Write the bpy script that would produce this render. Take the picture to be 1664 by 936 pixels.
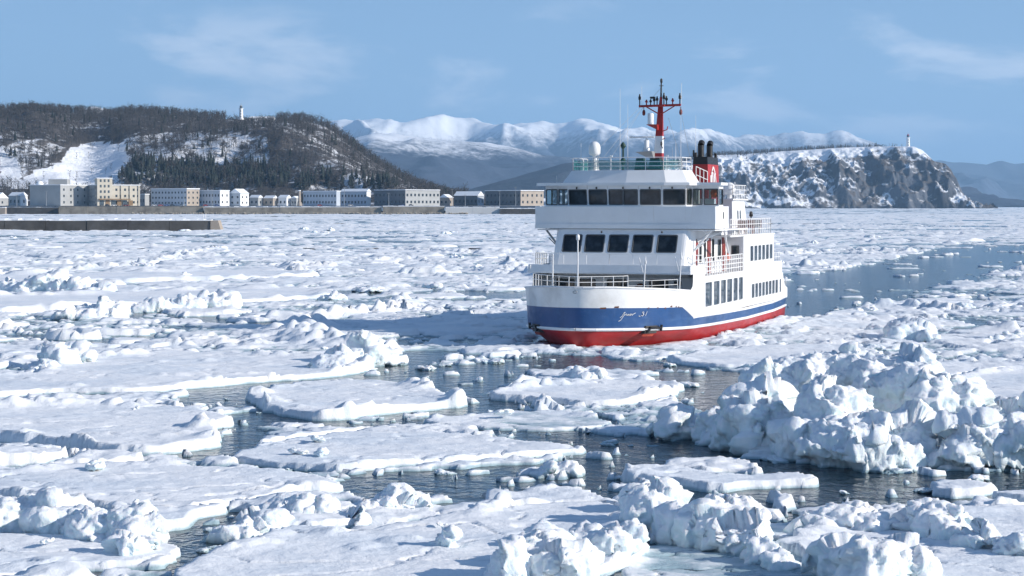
import bpy, bmesh, math, random
import numpy as np
from mathutils import Vector, Matrix

for _o in list(bpy.data.objects):
    bpy.data.objects.remove(_o)
R = math.radians
scene = bpy.context.scene

# ------------------------------------------------------------------ camera
CAM_H = 7.5
FPX = 3200.0                      # focal length in photo pixels (1664 wide)
cam_d = bpy.data.cameras.new('camera')
cam_d.sensor_width = 36.0
cam_d.lens = 36.0 * FPX / 1664.0
cam_d.clip_start = 0.5
cam_d.clip_end = 120000.0
cam = bpy.data.objects.new('camera', cam_d)
scene.collection.objects.link(cam)
PITCH = math.atan(135.0 / FPX)
cam.location = (0, 0, CAM_H)
cam.rotation_euler = (math.pi / 2 - PITCH, 0, 0)
scene.camera = cam

# ------------------------------------------------------------------ light
SUN_EL = R(23.0)
SUN_H = Vector((0.965, -0.262, 0)).normalized()
SUN_DIR = Vector((SUN_H.x * math.cos(SUN_EL), SUN_H.y * math.cos(SUN_EL), math.sin(SUN_EL)))
world = bpy.data.worlds.new('World')
scene.world = world
world.use_nodes = True
wn = world.node_tree.nodes
wl = world.node_tree.links
wn.clear()
w_out = wn.new('ShaderNodeOutputWorld')
w_bg = wn.new('ShaderNodeBackground')
w_bg.inputs['Strength'].default_value = 0.115
sky = wn.new('ShaderNodeTexSky')
sky.sky_type = 'NISHITA'
sky.sun_disc = False
sky.sun_elevation = SUN_EL
sky.sun_rotation = math.atan2(SUN_DIR.x, SUN_DIR.y)
sky.altitude = 0.0
sky.air_density = 1.0
sky.dust_density = 0.1
sky.ozone_density = 3.0
# the sky is read a little above the true elevation, so the horizon keeps its clear winter blue
w_tc0 = wn.new('ShaderNodeTexCoord')
w_s0 = wn.new('ShaderNodeVectorMath'); w_s0.operation = 'MULTIPLY_ADD'
w_s0.inputs[1].default_value = (1, 1, 1.15)
w_s0.inputs[2].default_value = (0, 0, 0.10)
wl.new(w_tc0.outputs['Generated'], w_s0.inputs[0])
w_n0 = wn.new('ShaderNodeVectorMath'); w_n0.operation = 'NORMALIZE'
wl.new(w_s0.outputs[0], w_n0.inputs[0])
wl.new(w_n0.outputs[0], sky.inputs['Vector'])
# thin clouds: direction-space noise laid in a low belt of the sky, the same all the way round
w_tc = wn.new('ShaderNodeTexCoord')
w_sep = wn.new('ShaderNodeSeparateXYZ')
wl.new(w_tc.outputs['Generated'], w_sep.inputs[0])
w_map = wn.new('ShaderNodeMapping')
w_map.inputs['Scale'].default_value = (9.0, 9.0, 30.0)
w_map.inputs['Location'].default_value = (7.7, 2.1, 5.31)
wl.new(w_tc.outputs['Generated'], w_map.inputs[0])
w_no = wn.new('ShaderNodeTexNoise')
w_no.inputs['Scale'].default_value = 1.0
w_no.inputs['Detail'].default_value = 9.0
w_no.inputs['Roughness'].default_value = 0.58
w_no.inputs['Distortion'].default_value = 0.25
wl.new(w_map.outputs[0], w_no.inputs['Vector'])
w_rmp = wn.new('ShaderNodeMapRange')
w_rmp.interpolation_type = 'SMOOTHSTEP'
w_rmp.inputs['From Min'].default_value = 0.51
w_rmp.inputs['From Max'].default_value = 0.68
w_rmp.inputs['To Max'].default_value = 0.42
wl.new(w_no.outputs['Fac'], w_rmp.inputs['Value'])
w_belt = wn.new('ShaderNodeMapRange')
w_belt.interpolation_type = 'SMOOTHSTEP'
w_belt.inputs['From Min'].default_value = 0.115
w_belt.inputs['From Max'].default_value = 0.07
wl.new(w_sep.outputs['Z'], w_belt.inputs['Value'])
w_mul = wn.new('ShaderNodeMath'); w_mul.operation = 'MULTIPLY'
wl.new(w_rmp.outputs[0], w_mul.inputs[0])
wl.new(w_belt.outputs[0], w_mul.inputs[1])
w_mix = wn.new('ShaderNodeMix'); w_mix.data_type = 'RGBA'
w_mix.inputs[7].default_value = (9.0, 8.8, 9.0, 1)
wl.new(w_mul.outputs[0], w_mix.inputs[0])
wl.new(sky.outputs[0], w_mix.inputs[6])
wl.new(w_mix.outputs[2], w_bg.inputs['Color'])
wl.new(w_bg.outputs[0], w_out.inputs['Surface'])

sun_d = bpy.data.lights.new('sun', 'SUN')
sun_d.energy = 4.7
sun_d.angle = R(0.53)
sun_d.color = (1.0, 0.92, 0.82)
sun = bpy.data.objects.new('sun', sun_d)
scene.collection.objects.link(sun)
sun.rotation_euler = (-SUN_DIR).to_track_quat('-Z', 'Y').to_euler()

vs = scene.view_settings
vs.view_transform = 'Standard'
vs.look = 'None'
vs.gamma = 1.0
vs.exposure = 0.42
vs.use_curve_mapping = False
scene.render.engine = 'CYCLES'
scene.cycles.use_denoising = True
scene.cycles.max_bounces = 6
scene.cycles.diffuse_bounces = 3
scene.cycles.glossy_bounces = 3
scene.cycles.transmission_bounces = 4
scene.cycles.volume_bounces = 2
scene.cycles.caustics_reflective = False
scene.cycles.caustics_refractive = False

COL = scene.collection

def ground_pt(px, py, z=0.0):
    """point of the level z seen at a photo pixel (used to lay out the plan of the place)"""
    x = (px - 832) / FPX; y = (468 - py) / FPX
    c, s = math.cos(PITCH), math.sin(PITCH)
    d = (x, c + s * y, -s + c * y)
    t = (z - CAM_H) / d[2]
    return (d[0] * t, d[1] * t)

# ------------------------------------------------------------------ naming
def tag(o, label=None, cat=None, group=None, kind=None):
    if label: o['label'] = label
    if cat: o['category'] = cat
    if group: o['group'] = group
    if kind: o['kind'] = kind
    return o

def empty(name, loc=(0, 0, 0), rz=0.0):
    o = bpy.data.objects.new(name, None)
    o.empty_display_size = 0.5
    COL.objects.link(o)
    o.location = loc
    o.rotation_euler = (0, 0, rz)
    return o

def link_mesh(name, me, mats=None, parent=None, smooth=False):
    if mats is not None:
        for m in (mats if isinstance(mats, (list, tuple)) else [mats]):
            me.materials.append(m)
    if smooth:
        me.polygons.foreach_set('use_smooth', np.ones(len(me.polygons), dtype=bool))
    o = bpy.data.objects.new(name, me)
    COL.objects.link(o)
    if parent is not None:
        o.parent = parent
    return o

def np_mesh(name, verts, faces):
    """fast mesh from numpy arrays; faces (n,3) or (n,4)"""
    me = bpy.data.meshes.new(name)
    verts = np.ascontiguousarray(verts, dtype=np.float32)
    faces = np.ascontiguousarray(faces, dtype=np.int32)
    n, k = faces.shape
    me.vertices.add(len(verts))
    me.vertices.foreach_set('co', verts.ravel())
    me.loops.add(n * k)
    me.loops.foreach_set('vertex_index', faces.ravel())
    me.polygons.add(n)
    me.polygons.foreach_set('loop_start', np.arange(0, n * k, k, dtype=np.int32))
    me.update(calc_edges=True)
    me.validate()
    return me

class MB:
    """collects shapes into one mesh"""
    def __init__(s):
        s.v = []; s.f = []; s.m = []; s.sm = []
    def add(s, verts, faces, mi=0, smooth=False):
        b = len(s.v)
        s.v.extend([tuple(p) for p in verts])
        for f in faces:
            s.f.append(tuple(b + i for i in f)); s.m.append(mi); s.sm.append(smooth)
    def box(s, x0, x1, y0, y1, z0, z1, mi=0):
        v = [(x0,y0,z0),(x1,y0,z0),(x1,y1,z0),(x0,y1,z0),(x0,y0,z1),(x1,y0,z1),(x1,y1,z1),(x0,y1,z1)]
        s.add(v, [(0,3,2,1),(4,5,6,7),(0,1,5,4),(1,2,6,5),(2,3,7,6),(3,0,4,7)], mi)
    def hexa(s, b, t, mi=0):
        """bottom four points, top four points (counter-clockwise from above)"""
        s.add(list(b) + list(t), [(0,3,2,1),(4,5,6,7),(0,1,5,4),(1,2,6,5),(2,3,7,6),(3,0,4,7)], mi)
    def prism(s, poly, z0, z1, mi=0, top=None):
        n = len(poly)
        top = top or poly
        v = [(p[0], p[1], z0) for p in poly] + [(p[0], p[1], z1) for p in top]
        f = [tuple(reversed(range(n))), tuple(range(n, 2*n))]
        f += [(i, (i+1) % n, n + (i+1) % n, n + i) for i in range(n)]
        s.add(v, f, mi)
    def bar(s, p, q, r, n=6, r2=None, mi=0, cap=True):
        p = Vector(p); q = Vector(q); d = q - p
        if d.length < 1e-6: return
        r2 = r if r2 is None else r2
        d.normalize()
        a = d.orthogonal().normalized(); b = d.cross(a)
        v = []
        for c, rr in ((p, r), (q, r2)):
            for i in range(n):
                t = 2 * math.pi * (i + .5) / n
                v.append(c + a * (rr * math.cos(t)) + b * (rr * math.sin(t)))
        f = [(i, (i+1) % n, n + (i+1) % n, n + i) for i in range(n)]
        s.add(v, f, mi, n > 6)
        if cap:
            s.add(v[:n], [tuple(reversed(range(n)))], mi)
            s.add(v[n:], [tuple(range(n))], mi)
    def path(s, pts, r, n=6, mi=0):
        for i in range(len(pts) - 1):
            s.bar(pts[i], pts[i+1], r, n, mi=mi)
    def lathe(s, c, prof, n=16, mi=0, smooth=True):
        """prof: (radius, z) from bottom to top about vertical axis at c"""
        v = []; f = []
        for (r, z) in prof:
            for i in range(n):
                t = 2 * math.pi * i / n
                v.append((c[0] + r * math.cos(t), c[1] + r * math.sin(t), c[2] + z))
        for k in range(len(prof) - 1):
            for i in range(n):
                f.append((k*n + i, k*n + (i+1) % n, (k+1)*n + (i+1) % n, (k+1)*n + i))
        s.add(v, f, mi, smooth)
        s.add(v[:n], [tuple(reversed(range(n)))], mi)
        s.add(v[-n:], [tuple(range(n))], mi)
    def mesh(s, name):
        me = bpy.data.meshes.new(name)
        me.from_pydata(s.v, [], s.f)
        me.polygons.foreach_set('material_index', s.m)
        me.polygons.foreach_set('use_smooth', s.sm)
        me.update()
        return me
    def build(s, name, mats, parent=None):
        return link_mesh(name, s.mesh(name), mats, parent)

# ------------------------------------------------------------------ noise in numpy
def _h(ix, iy, iz, seed):
    h = (ix.astype(np.int64) * 374761393 + iy.astype(np.int64) * 668265263
         + iz.astype(np.int64) * 2147483647 + seed * 974711) & 0xFFFFFFFF
    h = ((h ^ (h >> 13)) * 1274126177) & 0xFFFFFFFF
    h = ((h ^ (h >> 16)) * 2246822519) & 0xFFFFFFFF
    return ((h ^ (h >> 15)) & 0xFFFFFF) / float(0x1000000)

def n2(x, y, seed=0):
    """gradient noise, about -0.7..0.7"""
    ix = np.floor(x); iy = np.floor(y)
    fx = x - ix; fy = y - iy
    u = fx*fx*fx*(fx*(fx*6-15)+10); v = fy*fy*fy*(fy*(fy*6-15)+10)
    zz = np.zeros_like(ix)
    def g(dx, dy):
        a = _h(ix + dx, iy + dy, zz, seed) * (2 * math.pi)
        return np.cos(a) * (fx - dx) + np.sin(a) * (fy - dy)
    a = g(0, 0); b = g(1, 0); c = g(0, 1); d = g(1, 1)
    return (a + (b-a)*u) + ((c + (d-c)*u) - (a + (b-a)*u)) * v

def fbm(x, y, seed=0, octv=4, lac=2.03, gain=.5):
    s = 0; a = 1.0; t = 0
    for i in range(octv):
        s = s + a * n2(x, y, seed + i*17); t += a
        x = x * lac + 11.3; y = y * lac + 5.7; a *= gain
    return s / t * 1.4

def billow(x, y, seed=0, octv=3, lac=2.1, gain=.5):
    s = 0; a = 1.0; t = 0
    for i in range(octv):
        s = s + a * np.abs(n2(x, y, seed + i*17)) * 2; t += a
        x = x * lac + 3.3; y = y * lac + 8.7; a *= gain
    return s / t

def ridged(x, y, seed=0, octv=4, lac=2.05, gain=.5):
    s = 0; a = 1.0; t = 0; w = 1.0
    for i in range(octv):
        n = (1 - np.abs(n2(x, y, seed + i*17)) * 1.9).clip(0, 1) ** 2
        s = s + a * n * w; t += a; w = n.clip(0, 1)
        x = x * lac + 3.3; y = y * lac + 8.7; a *= gain
    return s / t

def crags(x, y, seed=0, octv=6, gain=.52):
    s = 0; a = 1.0; t = 0
    for i in range(octv):
        s = s + a*(1 - 2.4*np.abs(n2(x, y, seed + i*17))); t += a
        x, y = 1.9*x*.87 - 1.9*y*.49 + 3.3, 1.9*x*.49 + 1.9*y*.87 + 8.7; a *= gain
    return s/t

def v3(x, y, z, seed=0):
    ix = np.floor(x); iy = np.floor(y); iz = np.floor(z)
    fx = x-ix; fy = y-iy; fz = z-iz
    u = fx*fx*(3-2*fx); v = fy*fy*(3-2*fy); w = fz*fz*(3-2*fz)
    def c(a, b, d): return _h(ix+a, iy+b, iz+d, seed)
    x00 = c(0,0,0)*(1-u)+c(1,0,0)*u; x10 = c(0,1,0)*(1-u)+c(1,1,0)*u
    x01 = c(0,0,1)*(1-u)+c(1,0,1)*u; x11 = c(0,1,1)*(1-u)+c(1,1,1)*u
    return ((x00*(1-v)+x10*v)*(1-w) + (x01*(1-v)+x11*v)*w) * 2 - 1

def fbm3(p, f, seed=0, octv=4, gain=.5, bil=False):
    s = 0; a = 1.0; t = 0
    for i in range(octv):
        n = v3(p[:,0]*f + i*3.1, p[:,1]*f + i*7.7, p[:,2]*f + i*1.9, seed + i*13)
        s = s + a * (np.abs(n)*2-1 if bil else n); t += a
        f *= 2.05; a *= gain
    return s / t

def worley(x, y, seed=0, jit=.9):
    """F1, F2, id (0..1), offset vector to the nearest point"""
    ix = np.floor(x); iy = np.floor(y)
    F1 = np.full(x.shape, 9.0); F2 = np.full(x.shape, 9.0)
    I = np.zeros(x.shape); OX = np.zeros(x.shape); OY = np.zeros(x.shape)
    zz = np.zeros_like(ix)
    for dx in (-1, 0, 1):
        for dy in (-1, 0, 1):
            cx = ix + dx; cy = iy + dy
            px = cx + .5 + (_h(cx, cy, zz, seed) - .5) * jit
            py = cy + .5 + (_h(cx, cy, zz, seed + 1) - .5) * jit
            ox = x - px; oy = y - py
            d = np.sqrt(ox*ox + oy*oy)
            near = d < F1
            F2 = np.where(near, F1, np.minimum(F2, d))
            I = np.where(near, _h(cx, cy, zz, seed + 2), I)
            OX = np.where(near, ox, OX); OY = np.where(near, oy, OY)
            F1 = np.where(near, d, F1)
    return F1, F2, I, OX, OY

def facets(p, f, seed):
    """broken-block relief: every cell of a 3D Voronoi pattern is cut by its own tilted plane"""
    q = p*f
    I = np.floor(q)
    best = np.full(len(p), 9.0); d = np.zeros(len(p))
    for a in (-1, 0, 1):
        for b in (-1, 0, 1):
            for c in (-1, 0, 1):
                ix, iy, iz = I[:, 0]+a, I[:, 1]+b, I[:, 2]+c
                r = [_h(ix, iy, iz, seed + k) for k in range(7)]
                o = q - np.stack([ix + .1 + .8*r[0], iy + .1 + .8*r[1], iz + .1 + .8*r[2]], -1)
                dd = (o*o).sum(1)
                pl = o[:, 0]*(r[3]-.5) + o[:, 1]*(r[4]-.5) + o[:, 2]*(r[5]-.5) + (r[6]-.5)*.5
                k = dd < best
                best = np.where(k, dd, best); d = np.where(k, pl, d)
    return d*2/f

def sstep(a, b, x):
    t = ((x - a) / (b - a)).clip(0, 1)
    return t * t * (3 - 2 * t)

# ------------------------------------------------------------------ material helpers
def new_mat(name):
    m = bpy.data.materials.new(name)
    m.use_nodes = True
    return m, m.node_tree.nodes, m.node_tree.links, m.node_tree.nodes['Principled BSDF']

def nd(nt, kind, **kw):
    n = nt.new(kind)
    for k, v in kw.items():
        if k in n.inputs: n.inputs[k].default_value = v
        else: setattr(n, k, v)
    return n

def noise_node(ns, ls, vec, scale, detail=4, rough=.55, dist=0.0):
    n = ns.new('ShaderNodeTexNoise')
    n.inputs['Scale'].default_value = scale
    n.inputs['Detail'].default_value = detail
    n.inputs['Roughness'].default_value = rough
    n.inputs['Distortion'].default_value = dist
    if vec is not None: ls.new(vec, n.inputs['Vector'])
    return n

def ramp(ns, ls, src, a, b, lo=0.0, hi=1.0, smooth=True):
    n = ns.new('ShaderNodeMapRange')
    n.interpolation_type = 'SMOOTHSTEP' if smooth else 'LINEAR'
    n.inputs['From Min'].default_value = a; n.inputs['From Max'].default_value = b
    n.inputs['To Min'].default_value = lo; n.inputs['To Max'].default_value = hi
    ls.new(src, n.inputs['Value'])
    return n.outputs[0]

def mixc(ns, ls, fac, a, b):
    n = ns.new('ShaderNodeMix'); n.data_type = 'RGBA'
    for i, s in ((6, a), (7, b)):
        if isinstance(s, tuple): n.inputs[i].default_value = (*s, 1) if len(s) == 3 else s
        else: ls.new(s, n.inputs[i])
    if isinstance(fac, float): n.inputs[0].default_value = fac
    else: ls.new(fac, n.inputs[0])
    return n.outputs[2]

def mth(ns, ls, op, a, b=None):
    n = ns.new('ShaderNodeMath'); n.operation = op
    for i, s in enumerate((a, b)):
        if s is None: continue
        if isinstance(s, (int, float)): n.inputs[i].default_value = s
        else: ls.new(s, n.inputs[i])
    return n.outputs[0]

def bump(ns, ls, h, strength, dist, bs, prev=None):
    n = ns.new('ShaderNodeBump')
    n.inputs['Strength'].default_value = strength
    n.inputs['Distance'].default_value = dist
    ls.new(h, n.inputs['Height'])
    if prev is not None: ls.new(prev, n.inputs['Normal'])
    if bs is not None: ls.new(n.outputs[0], bs.inputs['Normal'])
    return n.outputs[0]

def paint(name, col, rough=.45, var=.06, streak=.0, spec=.5, metal=0.0, grime=(0.25, 0.2, 0.15), scale=1.2):
    """painted or plain surface with uneven tone and vertical run-down grime"""
    m, ns, ls, bs = new_mat(name)
    tc = ns.new('ShaderNodeTexCoord')
    n1 = noise_node(ns, ls, tc.outputs['Object'], scale, 5, .6)
    dark = tuple(c * (1 - var * 2) for c in col)
    base = mixc(ns, ls, ramp(ns, ls, n1.outputs['Fac'], .35, .7), col, dark)
    if streak > 0:
        mp = ns.new('ShaderNodeMapping'); mp.inputs['Scale'].default_value = (3.0, 3.0, .22)
        ls.new(tc.outputs['Object'], mp.inputs[0])
        n2_ = noise_node(ns, ls, mp.outputs[0], 1.6, 6, .65)
        base = mixc(ns, ls, ramp(ns, ls, n2_.outputs['Fac'], .58, .85, 0, streak), base, grime)
    ls.new(base, bs.inputs['Base Color'])
    n3 = noise_node(ns, ls, tc.outputs['Object'], scale * 6, 3, .5)
    ls.new(ramp(ns, ls, n3.outputs['Fac'], .3, .7, rough * .85, min(1, rough * 1.2)), bs.inputs['Roughness'])
    bs.inputs['Specular IOR Level'].default_value = spec
    bs.inputs['Metallic'].default_value = metal
    return m
# =================================================================== sea and ice
SHIP_P = np.array([3.479, 102.871]); SHIP_TH = R(19.0)
SA = np.array([math.sin(SHIP_TH), math.cos(SHIP_TH)]); SP = np.array([math.cos(SHIP_TH), -math.sin(SHIP_TH)])
WL_U = [-0.3, 0.0, .6, 1.5, 3.0, 5.0, 7.0, 9.0, 12.0, 28.0, 33.0]
WL_V = [0.0, .25, .8, 1.5, 2.45, 3.35, 4.0, 4.45, 4.6, 4.6, 4.4]

def water_mat():
    m, ns, ls, bs = new_mat('sea_water')
    bs.inputs['Roughness'].default_value = .12
    bs.inputs['IOR'].default_value = 1.333
    tc = ns.new('ShaderNodeTexCoord')
    geo = ns.new('ShaderNodeNewGeometry')
    a = noise_node(ns, ls, geo.outputs['Position'], .12, 4, .55)
    ls.new(mixc(ns, ls, a.outputs['Fac'], (.006, .017, .030), (.012, .032, .050)), bs.inputs['Base Color'])
    r = noise_node(ns, ls, geo.outputs['Position'], 1.5, 3, .55, .6)
    r2 = noise_node(ns, ls, geo.outputs['Position'], 6.5, 2, .5)
    b1 = bump(ns, ls, r.outputs['Fac'], .7, .14, None)
    bump(ns, ls, r2.outputs['Fac'], .4, .02, bs, b1)
    return m

def ice_mat(name, sss=0.0, far=False, relief=1.0):
    m, ns, ls, bs = new_mat(name)
    geo = ns.new('ShaderNodeNewGeometry')
    sp = ns.new('ShaderNodeSeparateXYZ'); ls.new(geo.outputs['Position'], sp.inputs[0])
    sn = ns.new('ShaderNodeSeparateXYZ'); ls.new(geo.outputs['Normal'], sn.inputs[0])
    n1 = noise_node(ns, ls, geo.outputs['Position'], .9, 5, .6)
    n2_ = noise_node(ns, ls, geo.outputs['Position'], .22, 4, .6)
    # snow on what lies flat, bare glacial ice on what broke steep
    snow = mixc(ns, ls, ramp(ns, ls, n2_.outputs['Fac'], .42, .66), (.87, .89, .92), (.74, .795, .86))
    steep = mth(ns, ls, 'ADD', sn.outputs['Z'], mth(ns, ls, 'MULTIPLY', mth(ns, ls, 'SUBTRACT', n1.outputs['Fac'], .5), .9))
    ice = mixc(ns, ls, ramp(ns, ls, n1.outputs['Fac'], .4, .65), (.80, .87, .90), (.68, .81, .85))
    c = mixc(ns, ls, ramp(ns, ls, steep, .62, .12), snow, ice)
    # sodden ice close to the water
    wet = mth(ns, ls, 'ADD', sp.outputs['Z'], mth(ns, ls, 'MULTIPLY', mth(ns, ls, 'SUBTRACT', n1.outputs['Fac'], .5), .22))
    c = mixc(ns, ls, ramp(ns, ls, wet, .11, .01), c, (.34, .47, .53))
    ls.new(c, bs.inputs['Base Color'])
    ls.new(ramp(ns, ls, wet, .0, .12, .22, .62), bs.inputs['Roughness'])
    bs.inputs['Specular IOR Level'].default_value = .25
    if sss > 0:
        bs.inputs['Subsurface Weight'].default_value = sss
        bs.inputs['Subsurface Radius'].default_value = (.04, .09, .12)
        bs.inputs['Subsurface Scale'].default_value = 1.0
    if not far:
        b1 = noise_node(ns, ls, geo.outputs['Position'], 3.2, 6, .68)
        b2 = noise_node(ns, ls, geo.outputs['Position'], 10.0, 5, .7)
        p = bump(ns, ls, b1.outputs['Fac'], .4, .12*relief, None)
        bump(ns, ls, b2.outputs['Fac'], .5, .025*relief, bs, p)
    return m

M_water = water_mat()
M_ice = ice_mat('snow_covered_ice')
M_brash = ice_mat('broken_ice')
M_hum = ice_mat('hummock_ice', .12, False, 1.25)

sea = MB()
sea.add([(-30000, -300, 0), (30000, -300, 0), (30000, 60000, 0), (-30000, 60000, 0)], [(0, 1, 2, 3)])
tag(sea.build('sea_water', M_water), kind='structure')

def catmull(poly, sub=6):
    P = np.array(poly, float); n = len(P); out = []
    for i in range(n):
        p0, p1, p2, p3 = P[i-1], P[i], P[(i+1) % n], P[(i+2) % n]
        for k in range(sub):
            t = k / sub
            out.append(.5 * ((2*p1) + (-p0+p2)*t + (2*p0-5*p1+4*p2-p3)*t*t + (-p0+3*p1-3*p2+p3)*t**3))
    return np.array(out)

def poly_sd(poly, X, Y):
    """signed distance, positive inside"""
    d = np.full(X.shape, 1e9); ins = np.zeros(X.shape, bool)
    n = len(poly)
    for i in range(n):
        ax, ay = poly[i]; bx, by = poly[(i+1) % n]
        ex, ey = bx-ax, by-ay
        t = (((X-ax)*ex + (Y-ay)*ey) / (ex*ex+ey*ey+1e-12)).clip(0, 1)
        dx = X-ax-t*ex; dy = Y-ay-t*ey
        d = np.minimum(d, dx*dx+dy*dy)
        c = ((ay > Y) != (by > Y))
        with np.errstate(divide='ignore', invalid='ignore'):
            xi = ax + (Y-ay)*ex/(ey if abs(ey) > 1e-12 else 1e-12)
        ins ^= c & (X < xi)
    d = np.sqrt(d)
    return np.where(ins, d, -d)

def px_poly(pts):
    return [ground_pt(*p) for p in pts]

# ---- the plan: floes, leads of open water (photo pixels turned into positions on the water)
FLOES = [  # label, outline, freeboard, rim height, mesh size
 ('broad flat ice floe with a rubble heap at its far right tip', [(-70,650),(0,648),(100,641),(230,640),(330,632),(430,622),(545,606),(612,592),(585,572),(520,577),(390,573),(270,569),(180,576),(95,586),(40,606),(-70,622)], .38, .55, .16),
 ('rounded ice floe with upturned lumpy rim beside open water', [(396,652),(440,675),(540,685),(640,674),(757,662),(740,644),(700,626),(620,617),(500,618),(425,630)], .42, .55, .12),
 ('snowy ice floe ending in a thick squared broken corner', [(-70,716),(0,722),(100,733),(200,741),(290,739),(366,724),(350,702),(385,676),(320,661),(200,655),(100,655),(-70,664)], .5, .5, .12),
 ('smooth bare-topped ice floe with a thin crisp front edge', [(372,752),(470,766),(560,769),(700,759),(850,747),(958,737),(900,719),(780,706),(650,695),(560,700),(440,716),(398,735)], .34, .14, .11),
 ('long pale ice floe tapering to a broken point above the slush', [(-70,762),(0,766),(90,753),(250,751),(400,761),(530,772),(564,788),(480,810),(360,832),(250,838),(120,826),(0,812),(-70,818)], .36, .32, .1),
 ('small snowy floe wedged between two larger floes', [(-70,732),(0,729),(60,729),(112,746),(60,758),(-70,762)], .42, .5, .11),
 ('flat wedge of ice floating just ahead of the ferry bow', [(791,638),(850,655),(960,663),(1050,656),(1107,642),(1100,620),(1000,615),(900,623)], .4, .45, .13),
 ('low slushy floe behind the smooth-topped floe', [(672,690),(800,700),(930,702),(1000,691),(960,671),(830,667),(740,676)], .16, .3, .13),
 ('narrow ice slab lying alone in dark water before the hummock', [(1002,770),(1060,791),(1140,801),(1240,796),(1332,791),(1300,779),(1180,768),(1100,757),(1020,755)], .36, .26, .09),
 ('wide foreground floe scattered with snow blocks', [(300,925),(380,882),(470,850),(580,858),(700,838),(850,816),(1000,815),(1052,862),(1040,900),(960,945),(800,985),(300,990)], .4, .45, .085),
 ('low foreground floe under the left snow mounds', [(-80,872),(0,866),(150,872),(282,882),(270,912),(100,934),(-80,960)], .3, .3, .085),
 ('right foreground floe with grey wind-packed top', [(1255,882),(1330,850),(1420,832),(1560,822),(1664,816),(1760,815),(1780,990),(1400,985),(1300,912)], .3, .25, .085),
 ('slim floe edge beside the reflecting lead', [(1596,812),(1664,822),(1760,824),(1760,795),(1640,797)], .3, .35, .1),
 ('half-sunken turquoise ice shelf beside the leaning ice ridge', [(1000,900),(1060,880),(1180,870),(1290,880),(1400,905),(1390,955),(1100,990),(1000,960)], .1, .12, .085),
 ('floe of crusted snow behind the big hummock', [(1530,645),(1600,660),(1780,668),(1780,610),(1660,600),(1560,610)], .35, .4, .15),
 ('pale flat floe close along the ferry side', [(1075,588),(1180,600),(1330,592),(1440,575),(1380,560),(1250,560),(1130,572)], .3, .35, .18),
 ('thin floe with ridged back edge beyond the shadowed slush', [(-80,512),(60,510),(230,503),(420,492),(555,478),(500,468),(330,470),(140,476),(-80,484)], .5, .7, .35),
 ('long floe across the pack with a snow ridge on it', [(-80,470),(150,462),(380,452),(520,445),(430,438),(200,442),(-80,450)], .5, .8, .5),
]
LEADS = [
 [(560,800),(660,830),(760,820),(850,805),(990,808),(1060,830),(1200,845),(1330,850),(1420,825),(1664,806),(1800,800),(1800,768),(1440,770),(1320,750),(1180,744),(1090,716),(860,700),(800,712),(955,738),(850,755),(600,775)],
 [(340,680),(480,692),(700,690),(860,665),(800,640),(860,600),(700,570),(640,580),(560,600),(420,625),(300,640)],
 [(0,648),(300,640),(420,650),(400,625),(330,634),(100,645)],
 [(60,735),(300,744),(400,735),(420,710),(380,690),(360,725),(200,745)],
 [(820,575),(1000,585),(1210,610),(1260,640),(1180,670),(1110,640),(1000,612),(870,618),(790,635),(740,620),(800,595)],
 [(180,905),(300,915),(400,870),(420,850),(350,840),(280,880)],
 [(1180,740),(1240,700),(1200,660),(1130,690),(1100,715)],
]
floe_polys = []
for lab, pts, fb, rim, res in FLOES:
    cy_ = .5*(min(p[1] for p in pts) + max(p[1] for p in pts))
    # far edges are seen at the height of the floe's top, near edges at the water
    floe_polys.append(catmull([ground_pt(p[0], p[1], fb*.58 if p[1] < cy_ else 0.0) for p in pts], 5))
lead_polys = [catmull(px_poly(p), 3) for p in LEADS]

def ship_uv(X, Y):
    dx = X - SHIP_P[0]; dy = Y - SHIP_P[1]
    return dx*SA[0] + dy*SA[1], dx*SP[0] + dy*SP[1]

def cover_at(X, Y):
    """how densely broken ice covers the water, 0..1"""
    c = .86 - .62 * sstep(.05, .42, fbm(X*.016, Y*.016 + 3, 5, 3)) * sstep(60, 120, Y)
    c = c - .38 * sstep(.0, .45, fbm(X*.07 + 9, Y*.05, 8, 3))
    c = c - .34 * sstep(.05, .5, fbm(X*.23, Y*.11, 6, 3)) * sstep(55, 110, Y)
    c = c - .16*sstep(200, 420, Y)
    near = Y < 190
    if near.any():
        Xn = X[near]; Yn = Y[near]
        w = .9
        wx = Xn + w * fbm(Xn*.5, Yn*.5, 31, 3); wy = Yn + 2*w * fbm(Xn*.5, Yn*.5, 37, 3)
        k = np.zeros(Xn.shape)
        for p in lead_polys:
            x0, y0 = p.min(0) - 2; x1, y1 = p.max(0) + 2
            b = (wx > x0) & (wx < x1) & (wy > y0) & (wy < y1)
            if b.any():
                k[b] = np.maximum(k[b], sstep(-1.2, .1, poly_sd(p, wx[b], wy[b])))
        cn = c[near]
        c[near] = cn * (1 - k) + k * (.02 + .32 * sstep(-.1, .45, fbm(Xn*.3, Yn*.2, 71, 3)))
    u, v = ship_uv(X, Y)
    wob = 1.2 * fbm(u*.1, v*.1, 41, 2)
    hw = 5.8 + .030*(u-30).clip(0, 500)
    wake = sstep(28, 34, u) * sstep(420, 220, u) * sstep(hw + 2.5, hw - 1.0, np.abs(v + wob - .01*(u-30)))
    c = c*(1-wake) + wake*(.0 + .20*sstep(.1, .5, fbm(X*.12, Y*.12, 77, 3)))
    return c.clip(0, 1)

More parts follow.
